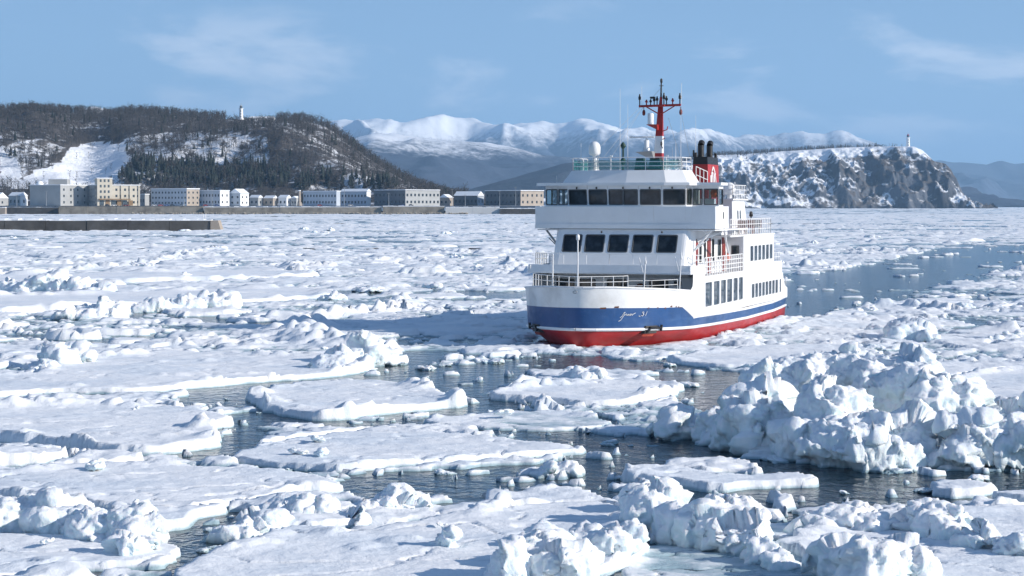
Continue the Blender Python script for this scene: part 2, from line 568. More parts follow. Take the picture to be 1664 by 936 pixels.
def pieces(X, Y, s, seed, cov, hlo, hhi, gap, wall, tilt):
    F1, F2, I, ox, oy = worley(X/s, Y/s, seed)
    edge = (F2 - F1) * s * .5
    r1 = (I*7919.0) % 1.0; r2 = (I*104.729*13) % 1.0; r3 = (I*31.17*29) % 1.0
    top = hlo + (hhi-hlo) * r1*r1 + tilt*((r2-.5)*ox + (r3-.5)*oy)
    k = sstep(gap, gap + wall, edge)
    h = -.35 + (top + .35) * k
    return np.where(I < cov, h, -.35)

def ridge_field(X, Y):
    r = np.abs(n2(X*.045 + .3*n2(X*.1, Y*.1, 3), Y*.028, 91))
    r2 = np.abs(n2(X*.02 + 5, Y*.013 + .2*n2(X*.05, Y*.05, 4), 93))
    return np.maximum(sstep(.035, .0, r) * sstep(.0, .4, n2(X*.03, Y*.03, 95)), sstep(.035, .0, r2))

def brash_h(X, Y, lod):
    wx = X + .45*fbm(X*.7, Y*.7, 1, 3); wy = Y + .45*fbm(X*.7+50, Y*.7, 2, 3)
    cov = cover_at(X, Y)
    big = lod if lod > 1 else 1.0
    h = pieces(wx, wy, 6.0*max(1, big*.8), 11, cov*.62, .03, .22, .12*big, .12*big, .03)
    h = np.maximum(h, pieces(wx, wy, 2.2*big, 21, cov*.82, -.02, .24, .06*big, .08*big, .16))
    if lod < 1:
        h = np.maximum(h, pieces(wx, wy, .8, 31, cov*.94, -.05, .13, .03, .05, .2))
    if lod < .15:
        h = np.maximum(h, pieces(wx, wy, .33, 35, cov*.9, -.05, .09, .01, .05, .25))
    # thin frozen slush between the pieces where the ice lies close
    slush = -.045 + .05*sstep(.4, .9, cov + .5*fbm(X*.8, Y*.8, 51, 2)) + .05*n2(X*1.7, Y*1.7, 53)
    h = np.maximum(h, np.where(cov > .25, slush, -.35))
    on = h > .0
    rg = ridge_field(X, Y) * sstep(.35, .7, cov)
    F1, F2, I, ox, oy = worley(X/(1.1*big) , Y/(1.1*big), 61)
    lump = (1 - (F1*1.25)**2).clip(0, 1) * (.35 + .65*I)
    far = (1 - (Y-180)/700.).clip(.22, 1)
    h = h + far*rg*(.15 + .75*lump) * np.where(on, 1, .5)
    rough = .10*billow(X*1.1/big, Y*1.1/big, 65, 2) + .05*fbm(X*3.1/big, Y*3.1/big, 67, 2) + .22*sstep(-.05, .4, fbm(X*.12, Y*.09, 69, 2))*lump
    h = h + np.where(on, rough*min(1.5, .9 + .3*lod), 0)
    u, v = ship_uv(X, Y)
    hb = np.interp(u, WL_U, WL_V, left=-1, right=-1)
    dist = np.abs(v) - hb
    inside = (u > -.3) & (u < 33.2) & (dist < .0)
    wash = sstep(1.7, .2, dist) * sstep(-1.6, .2, u) * sstep(14, 3, u) * (u < 33)
    h = h*(1 - .85*wash) + wash*(.01 + .20*lump*sstep(4, -1, u))
    h = np.where(inside, -.6, h)
    return h

def in_floes(X, Y, polys):
    k = np.full(X.shape, -9.0)
    for p in polys:
        x0, y0 = p.min(0) - .5; x1, y1 = p.max(0) + .5
        b = (X > x0) & (X < x1) & (Y > y0) & (Y < y1)
        if b.any():
            k[b] = np.maximum(k[b], poly_sd(p, X[b], Y[b]))
    return k

def grid_mesh_arrays(X, Y, H, keep):
    ny, nx = X.shape
    idx = np.arange(ny*nx).reshape(ny, nx)
    q = np.stack([idx[:-1, :-1], idx[:-1, 1:], idx[1:, 1:], idx[1:, :-1]], -1).reshape(-1, 4)
    kk = keep.ravel()
    q = q[kk[q].any(1)]
    used = np.unique(q)
    re = np.full(ny*nx, -1); re[used] = np.arange(len(used))
    V = np.stack([X.ravel()[used], Y.ravel()[used], H.ravel()[used]], -1)
    return V, re[q]

# ---- further floes of the pack, strewn at random between the ship's distance and the harbour
rng = np.random.default_rng(12)
pack = []
tries = 0
while len(pack) < 118 and tries < 6000:
    tries += 1
    y = 70 * math.exp(rng.random() * math.log(700/70.))
    x = (rng.random()*2-1) * (.285*y + 2)
    r = rng.uniform(1.6, 4.2) * (1 if y < 150 else (y/150.)**.75)
    P = np.array([x, y])
    u, v = ship_uv(np.array([x]), np.array([y]))
    if -8-r < u[0] < 300 and abs(v[0]) < 9.5 + r: continue
    if any(np.hypot(*(P-q[0])) < (r+q[1])*.92 for q in pack): continue
    X = x + r*np.cos(np.linspace(0, 6.28, 9)); Y = y + r*np.sin(np.linspace(0, 6.28, 9))
    X = np.append(X, x); Y = np.append(Y, y)
    if in_floes(X, Y, floe_polys).max() > -.4: continue
    if y < 190 and in_floes(X, Y, lead_polys).max() > 0: continue
    n = rng.integers(7, 12)
    a0 = rng.random()*6.28
    asp = rng.uniform(.6, 1.0)
    pts = []
    for k in range(n):
        a = a0 + 6.283*k/n + rng.uniform(-.22, .22)
        rr = r*rng.uniform(.72, 1.0)
        pts.append((x + rr*math.cos(a), y + asp*rr*math.sin(a)))
    pack.append((P, r, catmull(pts, 2)))

def floe_mesh(poly, fb, rim, res, seed, rough=1.0):
    x0, y0 = poly.min(0) - .4; x1, y1 = poly.max(0) + .4
    xs = np.arange(x0, x1 + res, res); ys = np.arange(y0, y1 + res, res)
    X, Y = np.meshgrid(xs, ys)
    sd = poly_sd(poly, X, Y)
    e = max(.28, res*1.6)
    sdn = sd + e*fbm(X*.8, Y*.8, seed, 2) + .45*e*fbm(X*2.6, Y*2.6, seed+5, 3) - .12
    wall = max(.05, res*.9)
    k = sstep(-wall*.5, wall, sdn)
    big = max(1.0, res/.16)
    top = fb + .10*fbm(X*.10, Y*.10, seed+9, 3) + rough*(.055*fbm(X*.55/big, Y*.9/big, seed+11, 3)
          + .030*fbm(X*1.2, Y*3.6, seed+13, 2) + .018*fbm(X*6, Y*6, seed+15, 2))
    cr = np.abs(n2(X*.22 + .4*n2(X*.9, Y*.9, seed+3), Y*.3, seed+21))
    top = top - .10*sstep(.018, 0, cr)
    seg = sstep(-.12, .28, fbm(X*.22/big**.5, Y*.3/big**.5, seed+17, 2))
    F1, F2, I, ox, oy = worley(X/(.62*big), Y/(.62*big), seed+19)
    lump = (1 - (F1*1.35)**4).clip(0, 1)*(.15 + .85*I*I) + .9*I*(((I*97) % 1 - .5)*ox + ((I*57) % 1 - .5)*oy)*(F1 < .7)
    F1b, _, Ib, _, _ = worley(X/(1.5*big), Y/(1.5*big), seed+23)
    lump2 = (1 - (F1b*1.4)**4).clip(0, 1)*Ib*Ib*(.75 + .6*billow(X*1.7/big, Y*1.7/big, seed+25, 2))
    rm = np.exp(-(((sdn - .25*big)/(.62*big))**2)) * (.12 + seg)
    top = top + rim*rm*(.55*lump + .5*lump2 + .12)
    # odd snow lumps away from the rim
    top = top + .30*rim*sstep(.25, .5, fbm(X*.3, Y*.3, seed+27, 2))*lump
    H = -.35 + (top + .35)*k
    V, F = grid_mesh_arrays(X, Y, H, H > -.12)
    return V, F

def add_floe(name, poly, fb, rim, res, seed, mat):
    V, F = floe_mesh(poly, fb, rim, res, seed)
    c = poly.mean(0)
    V[:, 0] -= c[0]; V[:, 1] -= c[1]
    me = np_mesh(name, V, F)
    o = link_mesh(name, me, mat, None, True)
    o.location = (c[0], c[1], 0)
    return o

for i, (lab, pts, fb, rim, res) in enumerate(FLOES):
    o = add_floe('ice_floe', floe_polys[i], fb*.58, rim*.75, res, 300 + i*41, M_ice)
    tag(o, lab, 'ice floe')
for i, (P, r, poly) in enumerate(pack):
    res = max(.16, P[1]*.0021)
    o = add_floe('ice_floe', poly, .14 + .16*rng.random(), .2 + .4*rng.random(), res, 2000 + i*29, M_ice)
    d = P[1]
    if d < 150: tag(o, 'white snow-covered floe drifting in the broken ice around the ferry', 'ice floe', 'floes around the ferry')
    elif d < 330: tag(o, 'white snow-covered floe in the pack behind the ferry', 'ice floe', 'floes of the pack behind the ferry')
    else: tag(o, 'far white floe in the pack before the harbour and headland', 'ice floe', 'far floes of the pack')

# ---- the broken ice nobody could count: one mesh
bV = []; bF = []; off = 0
for (ya, yb, sp, sy, lod) in ((36, 76, .11, .13, .1), (76, 150, .15, .30, .3), (150, 330, .30, .68, .6), (330, 760, .62, 1.7, 1.25), (760, 1560, 1.3, 4.8, 2.2), (1560, 6000, 5.5, 24.0, 8.0)):
    ys = np.arange(ya, yb + sy, sy); xm = .30*yb + 6
    xs = np.arange(-xm, xm + sp, sp)
    X, Y = np.meshgrid(xs, ys)
    inw = np.abs(X) < .30*Y + 6
    Hh = np.full(X.shape, -.6)
    Xi = X[inw]; Yi = Y[inw]
    hh = brash_h(Xi, Yi, lod)
    k = in_floes(Xi, Yi, floe_polys + [p[2] for p in pack if p[0][1] + p[1] > ya and p[0][1] - p[1] < yb])
    hh = np.where(k > -.05, np.minimum(hh, -.3), hh)
    # keep the harbour quay and the headland's foot clear
    hh = np.where((Yi > 1590) & (Xi < 40), -.6, hh)
    Hh[inw] = hh
    V, F = grid_mesh_arrays(X, Y, Hh, (Hh > -.2) & inw)
    bV.append(V); bF.append(F + off); off += len(V)
me = np_mesh('brash_ice', np.concatenate(bV), np.concatenate(bF))
print('brash verts', off, 'faces', sum(len(f) for f in bF))
tag(link_mesh('brash_ice', me, M_brash, None, True), 'broken brash ice and frozen slush packed between the floes', 'brash ice', kind='stuff')

# ---- hummocks: piles of broken blocks frozen together under snow
def ico(sub=2):
    bm = bmesh.new()
    bmesh.ops.create_icosphere(bm, subdivisions=sub, radius=1.0)
    v = np.array([p.co[:] for p in bm.verts]); f = np.array([[q.index for q in p.verts] for p in bm.faces])
    bm.free()
    return v, f
ICO_V, ICO_F = ico(3)

def rot_m(a, b, c):
    return np.array(Matrix.Rotation(a, 3, 'Z') @ Matrix.Rotation(b, 3, 'Y') @ Matrix.Rotation(c, 3, 'X'))

def block(c, size, rot, pw=.62):
    v = np.sign(ICO_V) * np.abs(ICO_V)**pw
    v = v / np.abs(v).max(0)
    return (v*np.array(size)) @ rot.T + np.array(c)

def pile_mesh(name, lumps, seed, voxel, amp=1.0):
    """lumps: (x, y, half width, half depth, height); rough blocks joined and frozen into one body"""
    g = np.random.default_rng(seed)
    VV = []; FF = []; n = 0
    def put(v):
        nonlocal n
        VV.append(v); FF.append(ICO_F + n); n += len(v)
    for (x, y, w, d, h) in lumps:
        put(block((x, y, h*.30 - .1), (w, d, h*.66), rot_m(g.uniform(-.8, .8), g.uniform(-.35, .35), g.uniform(-.2, .25)), g.uniform(.5, .75)))
        k = int(2 + .7*w/.4)
        for j in range(min(k, 16)):
            a = g.uniform(0, 6.28); rr = math.sqrt(g.random())
            bx = x + .85*w*rr*math.cos(a); by = y + .85*d*rr*math.sin(a)
            bz = h*.9*math.sqrt(max(0, 1 - rr*rr))*g.uniform(.55, 1.0)
            s = g.uniform(.25, .6)*min(w, h, 1.6)
            put(block((bx, by, bz), (s*g.uniform(.9, 1.7), s*g.uniform(.7, 1.3), s*g.uniform(.35, .8)),
                      rot_m(g.uniform(0, 3), g.uniform(-.5, .5), g.uniform(-.5, .5)), g.uniform(.22, .42)))
    me = np_mesh(name, np.concatenate(VV), np.concatenate(FF))
    o = bpy.data.objects.new('tmp', me); COL.objects.link(o)
    md = o.modifiers.new('r', 'REMESH'); md.mode = 'VOXEL'; md.voxel_size = voxel; md.adaptivity = 0
    sm = o.modifiers.new('s', 'SMOOTH'); sm.factor = .6; sm.iterations = 5
    dg = bpy.context.evaluated_depsgraph_get()
    ev = bpy.data.meshes.new_from_object(o.evaluated_get(dg))
    bpy.data.objects.remove(o); bpy.data.meshes.remove(me)
    nv = len(ev.vertices)
    co = np.zeros(nv*3, np.float32); ev.vertices.foreach_get('co', co); co = co.reshape(-1, 3).astype(float)
    no = np.zeros(nv*3, np.float32); ev.vertices.foreach_get('normal', no); no = no.reshape(-1, 3).astype(float)
    ka = 1/max(amp, .3)
    wp = co + .18*amp*np.stack([fbm3(co, 2.2*ka, seed+k, 2) for k in (31, 33, 35)], -1)
    d = (.20*amp*fbm3(co, .8*ka, seed, 2) + .34*facets(wp, .62*ka, seed+11) + .20*facets(wp, 1.6*ka, seed+19) + .20*facets(wp, 4.2*ka, seed+23)
         - .15*amp*fbm3(co, 2.0*ka, seed+5, 4, .55, True) + .10*amp*fbm3(co, 5.0*ka, seed+7, 3, .6))
    up = no[:, 2].clip(0, 1)
    d = d*(1 - .25*up)
    co = co + no*d[:, None]
    # snow softens the broken edges a little
    ed = np.zeros(len(ev.edges)*2, np.int32); ev.edges.foreach_get('vertices', ed); ed = ed.reshape(-1, 2)
    deg = np.bincount(ed.ravel(), minlength=nv).clip(1)[:, None]
    for _ in range(0):
        acc = np.zeros_like(co)
        for k in range(3):
            acc[:, k] = np.bincount(ed[:, 0], co[ed[:, 1], k], nv) + np.bincount(ed[:, 1], co[ed[:, 0], k], nv)
        co = co + .5*(acc/deg - co)
    ev.vertices.foreach_set('co', co.astype(np.float32).ravel())
    # drop what is deep under water
    bm = bmesh.new(); bm.from_mesh(ev)
    bmesh.ops.delete(bm, geom=[v for v in bm.verts if v.co.z < -.35], context='VERTS')
    bm.to_mesh(ev); bm.free()
    ev.name = name
    ev.polygons.foreach_set('use_smooth', np.ones(len(ev.polygons), bool))
    return ev

def px_lumps(rows):
    """rows: (px x, px y of the foot, px width, px y of the top, depth factor, extra backward shift)"""
    L = []
    for r in rows:
        x, b, w, t = r[:4]; df = r[4] if len(r) > 4 else .8
        gx, gy = ground_pt(x, b)
        m = gy/FPX
        hw = w*m*.5; hd = hw*df
        L.append((gx, gy + hd*.9, hw, hd, (b-t)*m*1.02))
    c = np.mean([(l[0], l[1]) for l in L], 0)
    return c, [(l[0]-c[0], l[1]-c[1]) + l[2:] for l in L]

def hummock(label, rows, seed, voxel, amp=1.0, z=0.0):
    c, L = px_lumps(rows)
    me = pile_mesh('ice_hummock', L, seed, voxel, amp)
    o = link_mesh('ice_hummock', me, M_hum)
    o.location = (c[0], c[1], z)
    tag(o, label, 'ice hummock')
    return o

hummock('huge craggy white ice hummock towering over the dark lead', [
    (1128,714,105,672), (1170,722,80,668), (1242,738,150,655), (1302,718,150,584), (1255,705,110,628), (1365,748,115,622),
    (1455,724,210,562), (1410,715,100,566), (1490,718,90,574), (1545,737,120,614), (1420,764,190,690), (1470,757,110,668), (1345,752,60,690),
    (1612,762,140,690), (1640,728,110,652), (1725,745,130,660), (1560,764,80,720), (1300,748,110,690), (1575,720,70,640)], 7, .062)
hummock('leaning ice ridge sloping down toward its right end', [
    (1075,870,110,792), (1060,848,80,792), (1120,885,90,826), (1195,876,120,798), (1165,897,120,834), (1210,905,110,852), (1250,920,80,875), (1275,930,60,900), (1110,862,60,822)], 21, .06, .75)
hummock('snow mound heaped on the foreground floe beside a small block', [
    (870,945,110,880), (830,960,80,905), (920,962,110,902), (985,925,90,878), (1025,905,60,862), (950,900,60,872), (880,905,50,868)], 33, .055, .6, .2)
hummock('rounded snow heap on the grey right foreground floe', [
    (1385,950,100,890), (1430,965,100,900), (1480,958,80,905), (1355,940,60,905)], 41, .055, .6, .12)
hummock('knobbly snow ridge along the far edge of the grey floe', [
    (1525,880,90,832), (1565,890,80,850), (1490,868,50,842), (1600,905,70,865), (1645,915,70,880)], 47, .055, .6, .1)
hummock('low heap of snowy blocks at the tip of the grey floe', [
    (1380,870,90,826), (1345,872,60,845), (1425,875,70,842), (1320,868,50,848)], 53, .055, .55)
hummock('big soft snow mound on the left foreground floe', [
    (35,870,130,812), (90,878,100,830), (-30,868,110,808), (130,860,60,826)], 59, .06, .65)
hummock('twin-topped white mound beside the soft snow mound', [
    (170,890,120,826), (225,895,70,840), (150,880,70,830), (205,915,60,868)], 63, .055, .6)
hummock('sharp-peaked pair of ice blocks between floe and slush', [
    (375,882,60,850), (425,868,70,826), (400,878,50,848), (455,862,70,842)], 69, .05, .5)
hummock('small pyramid of ice at the edge of the open lead', [
    (635,836,90,796), (605,838,50,815), (665,838,60,815)], 75, .05, .5)
hummock('pointed snow cone standing in slush near the narrow slab', [(910,776,62,750), (890,776,40,760)], 81, .05, .45)
hummock('row of low snow lumps behind the foreground floe', [
    (500,850,70,815), (470,845,60,812), (540,852,60,828), (570,856,50,836)], 87, .05, .5)
hummock('snow pile on the far tip of the broad flat floe', [
    (590,596,70,556), (560,598,60,568), (620,594,60,572), (545,606,60,580)], 93, .09, .7)
hummock('white crag behind the big hummock', [(1485,556,90,522), (1515,558,40,535), (1455,556,40,535)], 99, .12, .8)
hummock('tumbled snow blocks crowning the far left floe edge', [
    (95,600,60,565), (60,606,50,585), (120,596,50,572)], 105, .09, .6)
hummock('lone cube of snowy ice resting on the foreground floe', [(724,908,46,874, .9)], 111, .04, .3, .25)
hummock('snow cone beside the wedge of ice ahead of the bow', [(955,624,50,600), (935,622,40,606)], 117, .07, .5)
hummock('ridge of white ice blocks far out in the left pack', [
    (60,477,90,448), (110,478,80,455), (20,476,70,452), (150,480,50,465)], 123, .16, 1.0)
hummock('long rubble ridge on the thin floe', [
    (340,504,80,478), (290,506,70,486), (240,508,70,490), (200,508,50,494)], 129, .14, .9)
hummock('rubble heap at the left end of the thin floe', [
    (150,520,90,496), (110,520,50,505), (180,519,40,506)], 135, .12, .9)

# ---- ordinary hummocks and loose blocks of the pack: a few shapes, each placed as its own thing
protos = []
for k in range(7):
    g = np.random.default_rng(500 + k)
    L = [(g.uniform(-.9, .9)*(1 + k % 3), g.uniform(-.5, .5), g.uniform(.4, .9), g.uniform(.4, .8), g.uniform(.4, 1.1)) for _ in range(4 + 2*(k % 3))]
    protos.append(pile_mesh('ice_heap', L, 510 + k, .11, .6))
chunks = []
for k in range(7):
    g = np.random.default_rng(600 + k)
    L = [(g.uniform(-.3, .3), g.uniform(-.2, .2), g.uniform(.2, .42), g.uniform(.18, .36), g.uniform(.2, .5)) for _ in range(2 + k % 3)]
    chunks.append(pile_mesh('ice_chunk', L, 610 + k, .05, .4))
for me in protos + chunks:
    me.materials.append(M_hum)

def blocked(x, y, pad):
    u, v = ship_uv(np.array([x]), np.array([y]))
    return -3-pad < u[0] < 300 and abs(v[0]) < 6.5 + pad

rng = np.random.default_rng(77)
placed = 0
fixed = [(1560,500,.9), (1640,502,.8), (720,470,.8), (545,488,.8), (600,474,1.0), (800,590,.5), (90,592,.5), (770,462,.9), (690,600,.35), (1290,600,.4), (300,452,.9), (350,405,1.0), (1610,555,.6)]
while placed < 64:
    if placed < len(fixed):
        x, y = ground_pt(*fixed[placed][:2]); s = fixed[placed][2]
    else:
        y = 95*math.exp(rng.random()**1.1*math.log(620/95.)); x = (rng.random()*2-1)*(.27*y)
        s = rng.uniform(.35, .8)*(1 + max(0, y-150)/700.)
        c = cover_at(np.array([x]), np.array([y]))[0]
        if blocked(x, y, 3*s) or c < .5: continue
    o = bpy.data.objects.new('ice_heap', protos[placed % 7])
    COL.objects.link(o)
    o.location = (x, y, 0); o.rotation_euler = (0, 0, rng.uniform(0, 6.28))
    o.scale = (s*rng.uniform(.9, 1.4), s*rng.uniform(.8, 1.1), s*rng.uniform(.45, .85))
    if y < 150: tag(o, 'small white heap of broken ice near the ferry', 'ice heap', 'ice heaps near the ferry')
    else: tag(o, 'white heap of broken ice out in the distant pack', 'ice heap', 'ice heaps of the distant pack')
    placed += 1

rng = np.random.default_rng(78)
n = 0
while n < 140:
    y = 39*math.exp(rng.random()*math.log(115/39.)); x = (rng.random()*2-1)*(.275*y)
    if blocked(x, y, .4): continue
    X = np.array([x]); Y = np.array([y])
    k = in_floes(X, Y, floe_polys)[0]
    s = rng.uniform(.25, .75)**1.3*(1.1 if y > 70 else .9)
    if k > .3 and (rng.random() < .72 or k > 1.8): continue
    o = bpy.data.objects.new('ice_chunk', chunks[n % 7])
    COL.objects.link(o)
    o.location = (x, y, .3 if k > .3 else .0)
    o.rotation_euler = (rng.uniform(-.3, .3), rng.uniform(-.3, .3), rng.uniform(0, 6.28))
    o.scale = (s*rng.uniform(.8, 1.5), s*rng.uniform(.8, 1.2), s*rng.uniform(.35, .75))
    if k > .3: tag(o, 'loose chunk of snowy ice lying on a floe', 'ice chunk', 'ice chunks on the floes')
    else: tag(o, 'small chunk of ice afloat among the brash', 'ice chunk', 'ice chunks afloat')
    n += 1
# =================================================================== hills, headland, mountains
def to_px(X, Y, Z):
    return 832 + FPX*X/Y, 333 - FPX*(Z - CAM_H)/Y

def height_mesh(name, X, Y, H, mats, attr=None, keep=None):
    keep = np.ones(X.shape, bool) if keep is None else keep
    ny, nx = X.shape
    idx = np.arange(ny*nx).reshape(ny, nx)
    q = np.stack([idx[:-1, :-1], idx[:-1, 1:], idx[1:, 1:], idx[1:, :-1]], -1).reshape(-1, 4)
    q = q[keep.ravel()[q].any(1)]
    used = np.unique(q); re = np.full(ny*nx, -1); re[used] = np.arange(len(used))
    V = np.stack([X.ravel()[used], Y.ravel()[used], H.ravel()[used]], -1)
    me = np_mesh(name, V, re[q])
    if attr is not None:
        for k, a in attr.items():
            at = me.attributes.new(k, 'FLOAT', 'POINT')
            at.data.foreach_set('value', a.ravel()[used].astype(np.float32))
    return tag(link_mesh(name, me, mats, None, True), kind='structure')

def hill_mat(name, brush1, brush2, snow, rock, scale, bumpd):
    """snow, leafless scrub and bare rock; how much scrub grows where is stored on the mesh"""
    m, ns, ls, bs = new_mat(name)
    geo = ns.new('ShaderNodeNewGeometry')
    sn = ns.new('ShaderNodeSeparateXYZ'); ls.new(geo.outputs['Normal'], sn.inputs[0])
    at = ns.new('ShaderNodeAttribute'); at.attribute_name = 'brush'
    n1 = noise_node(ns, ls, geo.outputs['Position'], scale, 7, .7)
    n2_ = noise_node(ns, ls, geo.outputs['Position'], scale*5, 4, .65)
    n3 = noise_node(ns, ls, geo.outputs['Position'], scale*.35, 4, .6)
    bcol = mixc(ns, ls, ramp(ns, ls, n1.outputs['Fac'], .35, .65), brush1, brush2)
    k = mth(ns, ls, 'ADD', at.outputs['Fac'], mth(ns, ls, 'MULTIPLY', mth(ns, ls, 'SUBTRACT', n1.outputs['Fac'], .5), 1.5))
    k = mth(ns, ls, 'ADD', k, mth(ns, ls, 'MULTIPLY', mth(ns, ls, 'SUBTRACT', n2_.outputs['Fac'], .5), .9))
    c = mixc(ns, ls, ramp(ns, ls, k, .38, .66), snow, bcol)
    st = mth(ns, ls, 'ADD', sn.outputs['Z'], mth(ns, ls, 'MULTIPLY', mth(ns, ls, 'SUBTRACT', n2_.outputs['Fac'], .5), .3))
    rc = mixc(ns, ls, ramp(ns, ls, n3.outputs['Fac'], .42, .62), rock, tuple(min(1, x*1.9 + .02) for x in rock))
    c = mixc(ns, ls, ramp(ns, ls, st, .70, .55), c, rc)
    ls.new(c, bs.inputs['Base Color'])
    bs.inputs['Roughness'].default_value = .9
    bs.inputs['Specular IOR Level'].default_value = .1
    bump(ns, ls, n2_.outputs['Fac'], .7, bumpd, bs)
    return m
SNOW = (.80, .83, .88)
M_hill = hill_mat('wooded_hill_snow', (.066, .061, .061), (.12, .112, .11), SNOW, (.08, .078, .08), .035, 3.0)
M_cliff = hill_mat('headland_rock_snow', (.075, .07, .07), (.12, .11, .105), SNOW, (.058, .064, .076), .016, 6.0)

# ---- wooded hill behind the harbour -------------------------------------------
L_SIL = [(-420,196),(-200,186),(0,188),(60,186),(120,184),(180,188),(240,188),(300,192),(390,196),(450,196),(500,199),(530,206),(560,226),(600,258),(650,290),(690,306),(730,322),(790,331)]
L_YR = lambda px: float(np.interp(px, [-420, 0, 400, 520, 600, 730], [2500, 2350, 2250, 2150, 2050, 1900]))
_lx = [(p-832)/FPX*L_YR(p) for p, _ in L_SIL]; _ly = [L_YR(p) for p, _ in L_SIL]
_lh = [CAM_H + (333-q)/FPX*L_YR(p) for p, q in L_SIL]
def left_h(X, Y):
    yr = np.interp(X, _lx, _ly); hr = np.interp(X, _lx, _lh)
    yf = 1740.0
    t = (yr - Y)/(yr - yf)
    p = np.where(t > 0, 1 - sstep(0, 1.0, t**1.15), 1 + .35*t).clip(0, 1.2)
    e = (4*t*(1-t)).clip(0, 1)
    gul = ridged(X*.0052 + .25*n2(X*.01, Y*.01, 3), Y*.0026, 201, 3)
    h = 6.9 + (hr - 6.9)*p + e*(24*(gul - .38)) + e*5*fbm(X*.02, Y*.02, 205, 4)*1.5
    # valley of the ski slope
    pxs = 832 + FPX*X/Y
    h = h - e*16*np.exp(-((pxs - 150)/48.)**2)
    return np.maximum(h, 6.4)
CLEAR = [[(20,306),(70,275),(100,262),(118,240),(150,232),(205,236),(212,262),(190,300),(150,306)], [(0,300),(0,255),(22,262),(40,280),(30,304)]]
SPARSE = [[(205,222),(300,214),(440,224),(470,262),(420,266),(215,264)], [(0,240),(60,225),(110,240),(70,270),(20,300),(0,300)]]
CONIF = [[(193,300),(198,266),(230,262),(330,268),(430,270),(470,280),(470,306),(300,306)], [(480,290),(560,285),(640,300),(640,308),(480,308)]]
def left_brush(px, py, X, Y):
    b = .72 + .32*fbm(X*.012, Y*.012, 211, 3)
    for p in SPARSE: b = np.where(poly_sd(np.array(p, float), px, py) > 0, .47 + .16*fbm(X*.03, Y*.03, 215, 2), b)
    for p in CONIF: b = np.where(poly_sd(np.array(p, float), px, py) > 0, .60, b)
    for p in CLEAR: b = np.where(poly_sd(np.array(p, float), px + 8*fbm(X*.02, Y*.02, 217, 2), py) > 0, -.2, b)
    b = np.where(px > 440, .66 + .40*fbm(X*.022 + Y*.01, Y*.02, 219, 4), b)
    b = np.where((px > 405) & (px < 450) & (py < 203), .15, b)
    return b
xs = np.arange(-920, -20, 5.0); ys = np.arange(1730, 2700, 8.0)
X, Y = np.meshgrid(xs, ys); H = left_h(X, Y)
px, py = to_px(X, Y, H)
height_mesh('hill', X, Y, H, M_hill, {'brush': left_brush(px, py, X, Y)})

# ---- headland with cliffs --------------------------------------------------------
R_SIL = [(900,322),(1000,300),(1080,268),(1165,251),(1210,249),(1290,244),(1380,239),(1450,238),(1500,239),(1510,243),(1520,253),(1530,263),(1545,266),(1553,276),(1560,295),(1568,315),(1575,333),(1600,340)]
RY = 4420.0
_rx = [(p-832)/FPX*(RY if p < 1400 else 4290.0) for p, _ in R_SIL]; _rh = [CAM_H + (333-q)/FPX*RY for p, q in R_SIL]
def right_h(X, Y):
    hr = np.interp(X, _rx, _rh)
    wob = 26*fbm(X*.012, X*0 + 3, 301, 4) + 18*fbm(X*.03, Y*.03, 303, 3)
    yf = 4235 + wob - 20*sstep(900, 990, X)
    W = np.interp(X, [100, 500, 700, 850, 1000], [260, 220, 190, 150, 90])
    d = (Y - yf)/W
    led = d + .05*fbm(X*.02, Y*.03, 305, 3)
    g = np.where(led < .75, (led/.75).clip(0, 1)**.82*.80, .80 + .20*sstep(.75, 1.25, led))
    g = np.where(d < 0, -.2, g)
    e = (4*g*(1-g)).clip(0, 1)
    rk = ridged(X*.012 + .35*d + .3*n2(X*.02, Y*.02, 7), Y*.006 + X*.004, 307, 5)
    rk2 = ridged(X*.035, Y*.03, 309, 4)
    h = hr*g + e*(34*(rk - .40) + 17*(rk2 - .4)) + 2.0*fbm(X*.05, Y*.05, 311, 3)*e
    back = sstep(4700, 5300, Y)
    return h*(1 - .7*back)
xs = np.arange(60, 1040, 2.6); ys = np.concatenate([np.arange(4180, 4500, 2.6), np.arange(4500, 5200, 25.)])
X, Y = np.meshgrid(xs, ys); H = right_h(X, Y)
px, py = to_px(X, Y, H)
br = .44 + .36*fbm(X*.016 + Y*.012, Y*.008 - X*.004, 321, 4)
br = np.where((Y > 4400), .1, br)
br = br + .20*sstep(1270, 1400, px)*sstep(250, 266, py)
height_mesh('headland', X, Y, H, M_cliff, {'brush': br}, H > -3)
# low rock off the point
for k, (px_, w_) in enumerate(((1592, 9), (1583, 5))):
    x0 = (px_-832)/FPX*4300
    v = block((0, 0, 0), (w_*1.2, w_*.9, 4.5), rot_m(.3, .1, 0), .8)
    me = np_mesh('sea_rock', v, ICO_F); o = link_mesh('sea_rock', me, M_cliff, None, True); o.location = (x0, 4300, 0)
    tag(o, 'larger dark rock off the foot of the headland' if k == 0 else 'smaller dark rock between headland and larger sea rock', 'rock')

